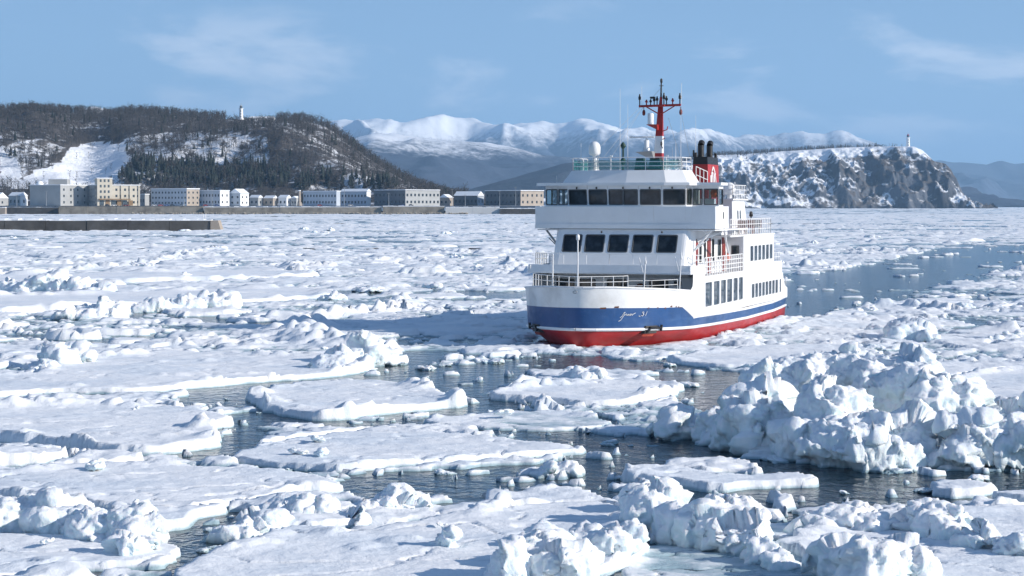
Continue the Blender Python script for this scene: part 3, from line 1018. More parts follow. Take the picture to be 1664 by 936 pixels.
# ---- mountains -------------------------------------------------------------------
def mountain_mat(name, hazed_forest, lo, hi, scale, snowy=.0):
    m, ns, ls, bs = new_mat(name)
    geo = ns.new('ShaderNodeNewGeometry')
    sp = ns.new('ShaderNodeSeparateXYZ'); ls.new(geo.outputs['Position'], sp.inputs[0])
    n1 = noise_node(ns, ls, geo.outputs['Position'], scale, 8, .72)
    n2_ = noise_node(ns, ls, geo.outputs['Position'], scale*9, 4, .7)
    z = mth(ns, ls, 'ADD', sp.outputs['Z'], mth(ns, ls, 'MULTIPLY', mth(ns, ls, 'SUBTRACT', n1.outputs['Fac'], .5), (hi-lo)*2.2))
    z = mth(ns, ls, 'ADD', z, mth(ns, ls, 'MULTIPLY', mth(ns, ls, 'SUBTRACT', n2_.outputs['Fac'], .5), (hi-lo)*1.3))
    fc = mixc(ns, ls, n2_.outputs['Fac'], tuple(x*.6 for x in hazed_forest), tuple(x*1.5 for x in hazed_forest))  # forest colours carry some blue of the distance haze
    c = mixc(ns, ls, ramp(ns, ls, z, lo, hi), fc, (.80, .83, .88))
    ls.new(c, bs.inputs['Base Color'])
    bs.inputs['Roughness'].default_value = .95
    bs.inputs['Specular IOR Level'].default_value = .05
    bump(ns, ls, n1.outputs['Fac'], .35, 60.0, bs)
    return m

def mountain(name, sil, D, front, back, res, seed, mat, amp, fr, base=0.0, ya=.6):
    sx = [(p-832)/FPX*D for p, _ in sil]; sh = [CAM_H + (333-q)/FPX*D for p, q in sil]
    xs = np.arange(sx[0], sx[-1], res); ys = np.concatenate([np.arange(D-front, D, res), np.arange(D, D+back, res*2.5)])
    X, Y = np.meshgrid(xs, ys)
    crest = .22*front*n2(X*fr*.8, X*0 + .5, seed+3) + .10*front*n2(X*fr*2.2, X*0 + .5, seed+4)
    t = (D + crest*sstep(-back, 0, D - Y + 0*X) - Y)/front
    wx = X + t.clip(0, 1)*front*.22*n2(X*fr*.5, Y*fr*.5, seed+1)
    hr = np.interp(wx, sx, sh)
    hr = hr*(1 - t.clip(0, 1)) + t.clip(0, 1)*np.interp(X, sx, np.convolve(np.pad(sh, 2, 'edge'), np.ones(5)/5, 'valid'))
    p = np.where(t > 0, (1 - t.clip(0, 1))**1.25, (1 + t*D/ back*.35).clip(0, 1))
    e = sstep(0, .16, t)*sstep(1.0, .6, t)
    e = np.where(t > 0, e, 0)
    r = crags(wx*fr + .35*n2(X*fr*.6, Y*fr*.5, seed+2), Y*fr*ya, seed, 6, .45)
    hr = hr + amp*.06*(crags(X*fr*1.7, X*0 + .37, seed+7, 5) - .5)*sstep(.6, 0, t)
    H = base + (hr - base)*p + amp*e*(r - .75) + amp*.05*fbm(X*fr*5, Y*fr*5, seed+9, 3)
    H = np.maximum(H, -1.0)
    return height_mesh(name, X, Y, H, mat, None, H > -.9)

M_peak = mountain_mat('alpine_snow', (.070, .090, .135), 510, 720, .0018)
M_mid = mountain_mat('patchy_forest_snow', (.055, .07, .105), 255, 400, .0032)
M_far = mountain_mat('far_hazed_ridge', (.06, .075, .11), 540, 900, .0014)
M_low = mountain_mat('dark_winter_forest', (.05, .058, .075), 280, 420, .006)
mountain('mountain_range', [(350,215),(450,205),(555,197),(600,198),(640,197),(655,203),(690,197),(722,187),(745,193),(775,196),(795,203),(832,207),(880,200),(900,204),(918,203),(940,195),(965,199),(985,203),(1005,211),(1040,206),(1060,212),(1085,209),(1110,215),(1140,213),(1170,216),(1200,221),(1240,216),(1290,213),(1312,212),(1330,215),(1352,216),(1380,209),(1405,217),(1440,226),(1480,242),(1520,270),(1560,305),(1640,330)],
         19000, 5200, 2000, 27, 401, M_peak, 680, 1/1350., 0.0, .38)
mountain('mountain_range', [(1380,300),(1440,275),(1500,263),(1535,258),(1560,262),(1590,264),(1620,266),(1642,259),(1664,264),(1720,258),(1800,264),(1900,258)], 23000, 6500, 2000, 50, 431, M_far, 200, 1/2200.)
mountain('foothills', [(380,262),(470,240),(560,226),(600,216),(640,213),(680,221),(720,224),(770,229),(830,238),(880,249),(930,255),(1000,262),(1060,266),(1165,268),(1300,276),(1450,300)], 11000, 3600, 1200, 26, 461, M_mid, 200, 1/1000., 0.0, .5)
mountain('forested_hill', [(640,330),(690,320),(750,310),(790,301),(830,290),(870,278),(915,267),(960,262),(1010,262),(1080,266),(1165,272),(1260,290),(1330,315)], 7000, 1900, 900, 16, 491, M_low, 70, 1/500.)
M_peak2 = mountain_mat('hilltop_snow', (.08, .08, .09), 200, 300, .004)
mountain('snowy_peak', [(40,230),(90,190),(112,181),(128,174),(146,170),(160,175),(180,177),(196,186),(240,220),(300,250)], 7000, 1500, 700, 16, 521, M_peak2, 50, 1/420.)
# =================================================================== the ferry
# local axes: x to port, y aft from the stem, z up from the water
M_white = paint('ship_white_paint', (.80, .81, .82), .35, .03, .34, grime=(.46, .36, .27))
M_white2 = paint('rail_white_paint', (.78, .79, .80), .45, .05)
M_deck = paint('lightened_deck', (.60, .62, .64), .7, .1)  # deck colour lightened to bounce light into the dark mooring recess
M_red = paint('red_paint', (.42, .030, .028), .4, .12, .10, grime=(.10, .03, .02))
M_black = paint('black_paint', (.018, .018, .02), .45, .1)
M_grey = paint('grey_fitting', (.30, .32, .33), .5, .1)
M_green = paint('green_cover', (.015, .055, .045), .6, .15)
M_orange = paint('orange_lifebuoy', (.75, .12, .03), .5, .05)
M_rust = paint('rust', (.16, .06, .03), .8, .2)
M_stain = paint('red_lead_stain', (.45, .05, .02), .6, .2)
M_dred = paint('door_red', (.22, .035, .03), .5, .1)
M_seal = paint('window_gasket', (.10, .11, .12), .6, .1)
M_inside = paint('cabin_lining', (.42, .40, .36), .7, .1)

def hull_mat(name, col, rough, wear):
    """hull coating scraped by ice"""
    m, ns, ls, bs = new_mat(name)
    tc = ns.new('ShaderNodeTexCoord')
    mp = ns.new('ShaderNodeMapping'); mp.inputs['Scale'].default_value = (1.4, .32, 1.6)
    mp.inputs['Rotation'].default_value = (R(8), 0, 0)
    ls.new(tc.outputs['Object'], mp.inputs[0])
    a = noise_node(ns, ls, mp.outputs[0], 1.1, 7, .68, .4)
    b = noise_node(ns, ls, tc.outputs['Object'], .5, 4, .6)
    c = mixc(ns, ls, ramp(ns, ls, b.outputs['Fac'], .35, .7), col, tuple(x*.72 for x in col))
    c = mixc(ns, ls, ramp(ns, ls, a.outputs['Fac'], .52, .72, 0, wear[0]), c, wear[1])
    f = noise_node(ns, ls, mp.outputs[0], 6.0, 6, .7)
    c = mixc(ns, ls, ramp(ns, ls, f.outputs['Fac'], .66, .75, 0, wear[0]), c, (.5, .48, .46))
    ls.new(c, bs.inputs['Base Color'])
    ls.new(ramp(ns, ls, a.outputs['Fac'], .4, .7, rough, rough + .25), bs.inputs['Roughness'])
    d = noise_node(ns, ls, tc.outputs['Object'], .8, 3, .5)
    bump(ns, ls, d.outputs['Fac'], .25, .10, bs)
    return m
M_hblue = hull_mat('hull_blue', (.020, .080, .23), .30, (.4, (.06, .15, .30)))
M_hred = hull_mat('hull_red', (.40, .022, .024), .36, (.5, (.24, .07, .06)))
M_hwhite = hull_mat('hull_white', (.80, .81, .81), .34, (.22, (.60, .55, .48)))

def glass(name, tint, rough=.04):
    m, ns, ls, bs = new_mat(name)
    tc = ns.new('ShaderNodeTexCoord')
    a = noise_node(ns, ls, tc.outputs['Object'], 1.3, 3, .6)
    ls.new(mixc(ns, ls, ramp(ns, ls, a.outputs['Fac'], .4, .65), tint, tuple(x*2.2 + .01 for x in tint)), bs.inputs['Base Color'])
    bs.inputs['Roughness'].default_value = rough
    bs.inputs['IOR'].default_value = 1.5
    return m
M_glass = glass('tinted_glass', (.012, .018, .024))
M_glass2 = glass('saloon_glass', (.035, .048, .06))
def clear_glass():
    m, ns, ls, bs = new_mat('clear_glass')
    tr = ns.new('ShaderNodeBsdfTransparent'); tr.inputs[0].default_value = (.62, .70, .74, 1)
    gl = ns.new('ShaderNodeBsdfGlossy'); gl.inputs['Roughness'].default_value = .03
    fr = ns.new('ShaderNodeFresnel'); fr.inputs[0].default_value = 1.5
    mx = ns.new('ShaderNodeMixShader')
    ls.new(fr.outputs[0], mx.inputs[0]); ls.new(tr.outputs[0], mx.inputs[1]); ls.new(gl.outputs[0], mx.inputs[2])
    ls.new(mx.outputs[0], ns['Material Output'].inputs[0])
    return m
M_clear = clear_glass()
def net_mat():
    m, ns, ls, bs = new_mat('green_windbreak_net')
    tr = ns.new('ShaderNodeBsdfTransparent')
    tc = ns.new('ShaderNodeTexCoord')
    a = noise_node(ns, ls, tc.outputs['Object'], 2.0, 3, .6)
    ls.new(mixc(ns, ls, a.outputs['Fac'], (.02, .20, .20), (.05, .30, .30)), bs.inputs['Base Color'])
    bs.inputs['Roughness'].default_value = .7
    mx = ns.new('ShaderNodeMixShader'); mx.inputs[0].default_value = .55
    ls.new(tr.outputs[0], mx.inputs[1]); ls.new(bs.outputs[0], mx.inputs[2])
    ls.new(mx.outputs[0], ns['Material Output'].inputs[0])
    return m
M_net = net_mat()

ship = empty('passenger_ferry', (SHIP_P[0], SHIP_P[1], 0), -SHIP_TH)
tag(ship, 'white three-deck passenger ferry with blue band, red bottom and red mast pushing through ice', 'ferry')

# ---- hull ---------------------------------------------------------------
TOP_U = [-.75, -.70, -.5, 0, .8, 1.8, 3.0, 4.2, 5.4, 6.4]
TOP_V = [0, .45, 1.0, 1.75, 2.6, 3.35, 3.95, 4.32, 4.52, 4.6]
def w_top(u):  return float(np.interp(u, TOP_U + [30, 33], TOP_V + [4.6, 4.5]))
def w_str(u):  return float(np.interp(u, [-.55, -.48, -.2, .3, 1.0, 2.0, 3.2, 4.6, 6.4, 30, 33], [0, .4, .95, 1.6, 2.35, 3.15, 3.85, 4.35, 4.6, 4.6, 4.45]))
def w_wl(u):   return float(np.interp(u, WL_U, WL_V))
def z_top(u):  return 3.22 - .065*max(u, 0)
def z_blue(u): return float(np.interp(u, [-1, 4.75, 6.5, 12, 20, 28, 33], [2.16, 2.0, 1.32, 1.20, 1.10, 1.12, 1.26]))
def z_str(u):  return float(np.interp(u, [-1, 2, 6, 12, 20, 28, 33], [1.10, 1.02, .92, .78, .68, .72, .84]))
U_ST = [-.75, -.70, -.5, -.2, .2, .8, 1.4, 2.2, 3.0, 3.8, 4.75, 5.4, 6.0, 6.44, 6.5, 8, 10, 13, 16.5, 20, 24, 28, 31, 33]
def stem_u(z):
    """how far the stem line lies at height z"""
    return float(np.interp(z, [-.8, 0, 1.0, 3.3], [.5, -.15, -.5, -.75]))
def hull_ring(u):
    zt = z_top(u) if u <= 6.45 else z_blue(u) + .16
    zb = z_blue(u); zs = z_str(u)
    rows = []
    for z, kind in ((-.8, 0), (0.0, 1), (.45*zs, 1.5), (zs-.16, 2), (zs, 3), (.5*(zb+zs), 3.5), (zb, 4), (.5*(zb+zt), 4.5), (zt, 5)):
        if kind <= 1: w = w_wl(u)*(1 if kind else .8)
        elif kind < 2: w = .5*(w_wl(u) + w_str(u))
        elif kind <= 3: w = w_str(u)
        else:
            t = (z - zs)/max(.01, zt - zs)
            w = w_str(u)*(1-t) + w_top(u)*t
        rows.append((w, z))
    return rows
rings = [hull_ring(u) for u in U_ST]
NR = len(rings[0])
hv = []; hf = []; hm = []
for side in (1, -1):
    base = len(hv)
    for i, u in enumerate(U_ST):
        for (w, z) in rings[i]:
            uu = max(u, stem_u(z)); hv.append((side*w if uu > stem_u(z) + 1e-4 or True else 0, uu, z))
    for i in range(len(U_ST)-1):
        for k in range(NR-1):
            a = base + i*NR + k; b = base + (i+1)*NR + k
            f = (a, b, b+1, a+1)
            hf.append(f if side > 0 else tuple(reversed(f)))
            hm.append([2, 2, 2, 0, 1, 1, 0, 0][k])
# transom
i = len(U_ST)-1
for k in range(NR-1):
    a = i*NR + k; b = len(U_ST)*NR + i*NR + k
    hf.append((a, b, b+1, a+1)); hm.append([2, 2, 2, 0, 1, 1, 0, 0][k])
me = bpy.data.meshes.new('hull'); me.from_pydata(hv, [], hf); me.polygons.foreach_set('material_index', hm)
me.polygons.foreach_set('use_smooth', np.ones(len(hf), bool)); me.update()
bm = bmesh.new(); bm.from_mesh(me); bmesh.ops.remove_doubles(bm, verts=bm.verts, dist=.002)
bmesh.ops.recalc_face_normals(bm, faces=bm.faces); bm.to_mesh(me); bm.free()
hull = link_mesh('hull', me, [M_hwhite, M_hblue, M_hred], ship)
hull['label'] = 'white hull with blue band, thin white line and scraped red bottom'
# bulwark cap, rubbing strake, inner bulwark and foredeck
m = MB()
top_line = [(w_top(u), u, z_top(u)) for u in U_ST if u <= 6.0]
for s in (1, -1):
    for a, b in zip(top_line[:-1], top_line[1:]):
        m.bar((s*a[0], a[1], a[2]), (s*b[0], b[1], b[2]), .055, 6)
m.build('bulwark_cap', M_white2, ship)
m = MB()
for s in (1, -1):
    L = [(s*(w_str(u)+.03), max(u, -.55), z_str(u)-.08) for u in U_ST]
    for a, b in zip(L[:-1], L[1:]): m.bar(a, b, .075, 6)
m.build('rubbing_strake', M_white, ship)
m = MB()
poly = [(max(.02, min(w_top(u), w_str(u))-.22), u+.25) for u in U_ST if u <= 6.0] + [(4.5, 6.6), (4.54, 9.2)]
poly = poly + [(-x, y) for x, y in reversed(poly)]
m.prism(poly, 2.0, 2.12)
m.build('foredeck', M_deck, ship)
# rust patches at the top of the blue band, port bow
m = MB()
g = random.Random(4)
for u in (1.9, 2.5, 3.0, 3.5, 4.0, 4.25, 4.5, -.2, .3):
    m = MB()
    z = z_blue(u) + g.uniform(-.04, .06); w = g.uniform(.05, .22)
    for du in (0,):
        def hp(uu, zz):
            t = (zz - z_str(uu))/(z_top(uu) - z_str(uu)); return ((w_str(uu)*(1-t) + w_top(uu)*t) + .012, uu, zz)
        m.add([hp(u, z-.03), hp(u+w, z-.04), hp(u+w, z+.05), hp(u+.02, z+.04)], [(0, 1, 2, 3)])
    m.build('rust_patch', M_rust, hull)
# name in script on the port bow: pale brush strokes following the plating
def hull_pt(uu, zz, off=.02):
    t = (zz - z_str(uu))/(z_top(uu) - z_str(uu)); return Vector((w_str(uu)*(1-t) + w_top(uu)*t + off, uu, zz))
m = MB()
strokes = [[(0,0),(.10,.25),(.16,.62),(.22,.70),(.20,.30),(.06,-.30),(-.04,-.42)], [(.22,.30),(.34,.48),(.36,.22),(.46,.44),(.48,.20),(.56,.48),(.58,.22),(.66,.46),(.70,.24),(.78,.40),(.92,.52)],
           [(1.18,.10),(1.30,.06)], [(1.38,.52),(1.48,.60),(1.52,.44),(1.44,.36),(1.54,.26),(1.46,.08),(1.36,.14)], [(1.66,.08),(1.74,.62)]]
for st in strokes:
    pts = [hull_pt(.62 + x*.72, 1.60 + y*.42 + .02*x, .015) for x, y in st]
    m = MB(); m.path(pts, .016, 5); m.build('letter_stroke', M_white2, hull)
# anchors in their pockets, both bows
for s, u in ((1, 2.15), (-1, 1.5)):
    a = empty('anchor', (0, 0, 0)); a.parent = ship
    def ap(du, z, off):
        q = hull_pt(u + du, max(z, z_str(u)), off); return (s*q.x, q.y, z)
    m = MB()
    m.hexa([ap(-.35, .72, -.3), ap(.35, .72, -.3), ap(.35, .72, .10), ap(-.35, .72, .10)],
           [ap(-.25, 1.12, -.3), ap(.45, 1.12, -.3), ap(.45, 1.12, .06), ap(-.25, 1.12, .06)])
    m.build('anchor_pocket', M_black, a)
    m = MB()
    m.bar(ap(-.1, 1.02, .14), ap(.55, 1.0, .16), .07, 6)
    m.bar(ap(.55, .84, .18), ap(.58, 1.16, .18), .07, 6)
    m.bar(ap(-.25, .80, .16), ap(-.05, 1.05, .16), .06, 6)
    m.build('anchor_shank', M_black, a)
    m = MB()
    m.add([ap(-.42, .58, .0), ap(.2, .56, .0), ap(.3, .70, .03), ap(-.34, .71, .03)], [(0, 1, 2, 3)])
    m.build('rust_stain', M_stain, a)

# ---- walls with real window openings -------------------------------------
def wall_panel(m, O, U, V, W, H, holes, depth, N, mi=0):
    """flat panel O + a*U + b*V with rectangular openings and their reveals; N points inward"""
    O = Vector(O); U = Vector(U).normalized(); V = Vector(V).normalized(); N = Vector(N).normalized()
    P = lambda a, b, d=0: O + U*a + V*b + N*d
    xs = sorted(set([0, W] + [h[0] for h in holes] + [h[1] for h in holes]))
    zs = sorted(set([0, H] + [h[2] for h in holes] + [h[3] for h in holes]))
    for i in range(len(xs)-1):
        for j in range(len(zs)-1):
            cx = .5*(xs[i]+xs[i+1]); cz = .5*(zs[j]+zs[j+1])
            if any(h[0] < cx < h[1] and h[2] < cz < h[3] for h in holes): continue
            m.add([P(xs[i], zs[j]), P(xs[i+1], zs[j]), P(xs[i+1], zs[j+1]), P(xs[i], zs[j+1])], [(0, 1, 2, 3)], mi)
    for (a, b, c, d) in holes:
        q = [(a, c), (b, c), (b, d), (a, d)]
        for k in range(4):
            p0 = q[k]; p1 = q[(k+1) % 4]
            m.add([P(*p0), P(*p1), P(p1[0], p1[1], depth), P(p0[0], p0[1], depth)], [(0, 1, 2, 3)], mi)

def rrect(a, b, c, d, r, n=4):
    pts = []
    for (cx, cz, t0) in ((b-r, c+r, -90), (b-r, d-r, 0), (a+r, d-r, 90), (a+r, c+r, 180)):
        for k in range(n+1):
            t = R(t0 + 90*k/n); pts.append((cx + r*math.cos(t), cz + r*math.sin(t)))
    return pts

def window(parent, O, U, V, N, h, mat, depth=.06, rim=.045, r=.11, frame_mat=None):
    """a window: pane with a frame ring as its sub-part"""
    O = Vector(O); U = Vector(U).normalized(); V = Vector(V).normalized(); N = Vector(N).normalized()
    P = lambda p, d: O + U*p[0] + V*p[1] + N*d
    a, b, c, d = h
    m = MB()
    m.add([P((a-.02, c-.02), depth), P((b+.02, c-.02), depth), P((b+.02, d+.02), depth), P((a-.02, d+.02), depth)], [(0, 1, 2, 3)])
    w = m.build('window', mat, parent)
    m = MB()
    o = rrect(a-rim, b+rim, c-rim, d+rim, r); i = rrect(a+.012, b-.012, c+.012, d-.012, r*.8)
    n = len(o)
    v = [P(p, -.014) for p in o] + [P(p, -.014) for p in i] + [P(p, depth-.005) for p in i] + [P(p, .003) for p in o]
    f = []
    for k in range(n):
        l = (k+1) % n
        f += [(k, l, n+l, n+k), (n+k, n+l, 2*n+l, 2*n+k), (3*n+k, 3*n+l, l, k)]
    m.add(v, f)
    m.build('frame', frame_mat or M_seal, w)
    return w

# ---- side shells from the foredeck recess to the stern ------------------------
ZT = z_top(6.4)
for s in (1, -1):
    O = (s*4.6, 6.4, ZT); U = (0, 1, 0); V = (0, 0, 1); N = (-s, 0, 0)
    # the lower side between the blue band and the upper deck; windows cut through the plating
    big = []
    edges = [(9.15, 10.75), (11.2, 12.65), (13.0, 14.3), (14.6, 15.95), (16.3, 17.45), (17.75, 18.9)]
    small = [(21.45 + k*1.05, 21.45 + k*1.05 + .82) for k in range(8)] + [(30.2, 30.7)]
    m = MB()
    O2 = (s*4.602, 6.4, z_blue(12) + .10)
    z0 = O2[2]
    hb = [(a-6.4, b-6.4, 1.78-z0, 3.16-z0) for a, b in edges]
    hs = [(a-6.4, b-6.4, 1.72-z0, 2.62-z0) for a, b in small]
    wall_panel(m, O2, U, V, 12.66, 3.52-z0, hb, .08, N)
    wall_panel(m, (s*4.602, 6.4+12.66, z0), U, V, 24.5-12.66, 3.82-z0, [(a-12.66, b-12.66, c, d) for a, b, c, d in hs], .08, N)
    m.add([(s*4.602, 30.9, z0), (s*4.6, 32.9, z0), (s*4.6, 32.9, 1.95), (s*4.6, 31.9, 2.15), (s*4.6, 31.3, 3.0), (s*4.602, 30.9, 3.12)], [(0, 1, 2, 3, 4, 5)])
    # front part rises to the upper deck with the rounded corner of the mooring recess
    m.add([(s*4.602, 6.4, 3.52), (s*4.602, 9.05, 3.52), (s*4.602, 9.05, 4.17), (s*4.602, 6.4, 4.17)], [(0, 1, 2, 3)])
    arc = [(5.4 + 1.0*math.sin(R(t)), 3.76 - 1.0 + 1.0*math.cos(R(t))) for t in (90, 70, 50, 30)]
    m.add([(s*4.602, 6.4, z0), (s*4.602, 6.4, 3.76)] + [(s*4.6, 6.4 - .0, 3.5)], [(0, 1, 2)])
    # corner web: fills from the recess corner down along the bulwark top
    web = [(6.4, 2.5), (5.75, 2.82), (6.0, 2.9), (6.18, 3.05), (6.28, 3.3), (6.3, 3.76), (6.4, 3.76)]
    m.add([(s*(4.60 if y > 6 else 4.56), y, z) for y, z in web], [tuple(range(len(web)))])
    sh = m.build('side_shell', M_white, ship)
    for h in hb: window(ship, O2, U, V, N, h, M_glass2, frame_mat=M_white2)
    for h in hs: window(ship, O2, U, V, N, h, M_glass2, r=.09, frame_mat=M_white2)
    # aft house upper side, with its row of windows
    m = MB()
    O3 = (s*4.6, 19.06, 3.82)
    up = [(21.0 + k*1.18 - 19.06, 21.0 + k*1.18 + .90 - 19.06, .20, 1.16) for k in range(6)]
    wall_panel(m, O3, U, V, 28.3-19.06, 1.78, up, .08, N)
    m.build('aft_house_side', M_white, ship)
    for h in up: window(ship, O3, U, V, N, h, M_glass2, r=.09, frame_mat=M_white2)
    # stern quarter: sloping end of the shell
    m = MB()
    m.bar((s*4.55, 30.95, 3.10), (s*4.55, 30.95, 3.85), .06, 6); m.bar((s*4.55, 31.0, 3.10), (s*4.55, 32.0, 2.15), .06, 6)
    m.build('stern_stanchion', M_white, ship)

# decks, recess walls, bulkheads
m = MB(); m.box(-4.58, 4.58, 8.6, 30.9, 3.40, 3.50); m.build('upper_deck', M_deck, ship)
m = MB(); m.box(-4.56, 4.56, 30.80, 30.9, 1.0, 3.4); m.build('stern_bulkhead', M_white, ship)
for x in (-4.57, 4.57):
    m = MB(); m.add([(x, 6.4, 2.1), (x, 9, 2.1), (x, 9, 3.8), (x, 6.4, 3.8)], [(0, 1, 2, 3)])
    m.build('recess_lining', M_white, ship)
# main-deck house front at the back of the mooring recess
O = (-4.56, 8.7, 2.12); U = (1, 0, 0); V = (0, 0, 1); N = (0, 1, 0)
holes = [(-3.95, -2.95), (-2.6, -1.7), (-.95, .15), (1.5, 2.55)]
hr = [(a+4.56, b+4.56, .42, 1.14) for a, b in holes] + [(2.95+4.56, 3.3+4.56, .90, 1.08)]
m = MB(); wall_panel(m, O, U, V, 9.12, 1.68, hr, .06, N); m.build('main_house_front', M_white, ship)
for h in hr: window(ship, O, U, V, N, h, M_glass, r=.08 if h[1]-h[0] > .5 else .05)

# upper-deck front bulwark and underside
m = MB()
arcf = [(v, 5.50 + .12*(abs(v)/4.6)**2) for v in np.linspace(-4.68, 4.62, 13)]
poly = [(v, y) for v, y in arcf] + [(4.6, 9.0), (-4.6, 9.0)]
m.prism(poly, 3.72, 3.80)
for a, b in zip(arcf[:-1], arcf[1:]):
    m.hexa([(a[0], a[1], 3.80), (b[0], b[1], 3.80), (b[0], b[1]+.06, 3.80), (a[0], a[1]+.06, 3.80)],
           [(a[0], a[1]+.10, 4.20), (b[0], b[1]+.10, 4.20), (b[0], b[1]+.16, 4.20), (a[0], a[1]+.16, 4.20)])
for s in (1, -1):
    m.box(min(s*4.54, s*4.6), max(s*4.54, s*4.6), 5.64, 9.05, 3.80, 4.17)
m.build('upper_bulwark', M_white, ship)

# ---- second level: raked front with five windows ------------------------------
rk = Vector((0, 1.0, 2.08))
O = (-3.62, 7.72, 4.05); U = (1, 0, 0); V = rk; N = (0, 1, -.48)
Hn = rk.length
wins = [(.16, 1.20), (1.47, 2.54), (2.85, 3.94), (4.25, 5.36), (5.68, 6.76)]
k2 = Hn/2.08
hl = [(a, b, .82*k2, 1.74*k2) for a, b in wins]
m = MB(); wall_panel(m, O, U, V, 7.06, Hn, hl, .06, N)
# rounded corner posts and side walls
for s in (1, -1):
    cor = []
    for t in range(0, 91, 18):
        cor.append((s*((3.44 if s > 0 else 3.62) + .42*math.sin(R(t))), .42*(1-math.cos(R(t)))))
    for a, b in zip(cor[:-1], cor[1:]):
        m.add([(a[0], 7.72+a[1], 4.05), (b[0], 7.72+b[1], 4.05), (b[0], 8.72+b[1], 6.13), (a[0], 8.72+a[1], 6.13)], [(0, 1, 2, 3)])
    # fillet of plating down to the walkway
    xf = s*(3.86 if s > 0 else 4.04)
    m.add([(xf, 8.14, 4.05), (xf, 9.14, 6.13), (xf, 10.0, 6.13), (xf, 9.9, 5.2), (xf, 9.95, 3.5), (xf, 8.14, 3.5)], [(0, 1, 2, 3, 4, 5)])
m.build('saloon_front', M_white, ship)
for h in hl: window(ship, O, U, V, N, h, M_glass, r=.10)
for s in (1, -1):
    O = (s*3.6, 9.9, 3.5); U = (0, 1, 0); V = (0, 0, 1); N = (-s, 0, 0)
    ho = [(.25, .62, .9, 2.0), (1.95, 2.45, .75, 1.95), (3.1, 3.5, .75, 1.95), (5.1, 5.6, .75, 1.95), (6.6, 7.4, .8, 1.9)]
    m = MB(); wall_panel(m, O, U, V, 9.2, 2.64, ho, .06, N); m.build('saloon_side', M_white, ship)
    for h in ho: window(ship, O, U, V, N, h, M_glass2, r=.07)
    for y in (10.62, 13.75, 17.6):
        m = MB(); x0 = s*3.6; m.box(min(x0, x0+s*.05), max(x0, x0+s*.05), y, y+.78, 3.52, 5.55)
        d = m.build('door', M_dred, ship)
        m = MB(); m.bar((s*3.68, y+.66, 4.5), (s*3.68, y+.66, 4.7), .02, 5); m.build('handle', M_grey, d)
# bulkhead across the walkway where the aft house begins
m = MB()
m.box(-4.58, 4.58, 19.02, 19.10, 3.5, 5.6); m.build('aft_house_front', M_white, ship)
for s in (1, -1):
    window(ship, (s*4.1 - .2, 19.0, 4.5), (1, 0, 0), (0, 0, 1), (0, 1, 0), (0, .4, 0, .5), M_glass, depth=.01, r=.05)
m = MB(); m.box(-4.66, 4.66, 15.2, 28.35, 5.602, 5.70); m.build('boat_deck', M_white, ship)
m = MB(); m.box(-4.58, 4.58, 28.22, 28.30, 3.5, 5.6); m.build('aft_house_back', M_white, ship)

# ---- wheelhouse ---------------------------------------------------------------
# bulwark box under the windows, wing to wing
m = MB()
fr = [(-5.28, 8.78), (-2.6, 8.66), (0, 8.62), (2.6, 8.66), (5.25, 8.80)]
ba = [(5.25, 12.1), (-5.25, 12.1)]
m.prism(fr + ba, 6.19, 7.42, 0, [(x, y - .06) for x, y in fr] + [(x, y) for x, y in ba])
m.prism([(x, y-.07) for x, y in fr] + [(5.26, 12.11), (-5.29, 12.11)], 6.16, 6.42)
m.build('bridge_bulwark', M_white, ship)
m = MB(); m.box(5.245, 5.262, 10.65, 10.85, 6.72, 7.1); m.build('side_light', M_black, ship)
m = MB(); m.box(-5.262, -5.245, 10.65, 10.85, 6.72, 7.1); m.build('side_light', M_black, ship)
m = MB(); m.box(-5.2, 5.2, 8.9, 17.5, 6.05, 6.125); m.build('bridge_deck_underside', M_white, ship)
# faceted front: five bays between leaning posts
FB = [(-3.55, 9.55), (-2.26, 9.20), (-1.02, 9.02), (.80, 8.96), (2.10, 9.08), (3.42, 9.42)]
whp = MB()
for i in range(5):
    a = FB[i]; b = FB[i+1]
    d = Vector((b[0]-a[0], b[1]-a[1], 0)); L = d.length; d.normalize()
    nrm = Vector((-d.y, d.x, 0)); V = Vector((0, 0, 1)) + nrm*(-.10)
    O = (a[0], a[1], 7.42)
    if i == 2: hs_ = [(.08, L/2-.04, .12, .93), (L/2+.04, L-.08, .12, .93)]
    else: hs_ = [(.10, L-.08, .12, .93)]
    wall_panel(whp, O, d, V, L, 1.20, hs_, .05, nrm)
    for h in hs_: window(ship, O, d, V, nrm, h, M_glass, depth=.05, r=.08)
# angled links and wings with see-through glass
segs = [((-5.12, 10.15), (-4.35, 10.15)), ((-4.35, 10.15), (-3.55, 9.55)), ((3.42, 9.42), (3.62, 10.0)), ((3.62, 10.0), (4.22, 10.15)), ((4.22, 10.15), (5.12, 10.15)),
        ((5.12, 10.15), (5.12, 11.25)), ((-5.12, 11.25), (-5.12, 10.15)), ((5.12, 11.25), (3.6, 11.25)), ((-3.6, 11.25), (-5.12, 11.25))]
for a, b in segs:
    d = Vector((b[0]-a[0], b[1]-a[1], 0)); L = d.length; d.normalize()
    nrm = Vector((-d.y, d.x, 0)); O = (a[0], a[1], 7.42)
    n = 2 if L > 1.4 else 1
    hs_ = [(.07 + k*L/n, (k+1)*L/n - .07, .12, .95) for k in range(n)]
    wall_panel(whp, O, d, (0, 0, 1), L, 1.20, hs_, .05, nrm)
    for h in hs_: window(ship, O, d, (0, 0, 1), nrm, h, M_clear, depth=.04, r=.07)
whp.build('wheelhouse_wall', M_white, ship)
m = MB(); m.box(-3.55, 3.55, 10.9, 12.1, 7.42, 8.6); m.build('wheelhouse_back', M_inside, ship)
m = MB(); m.box(3.8, 4.6, 11.2, 11.7, 7.42, 7.85); m.build('wing_console', M_white2, ship)
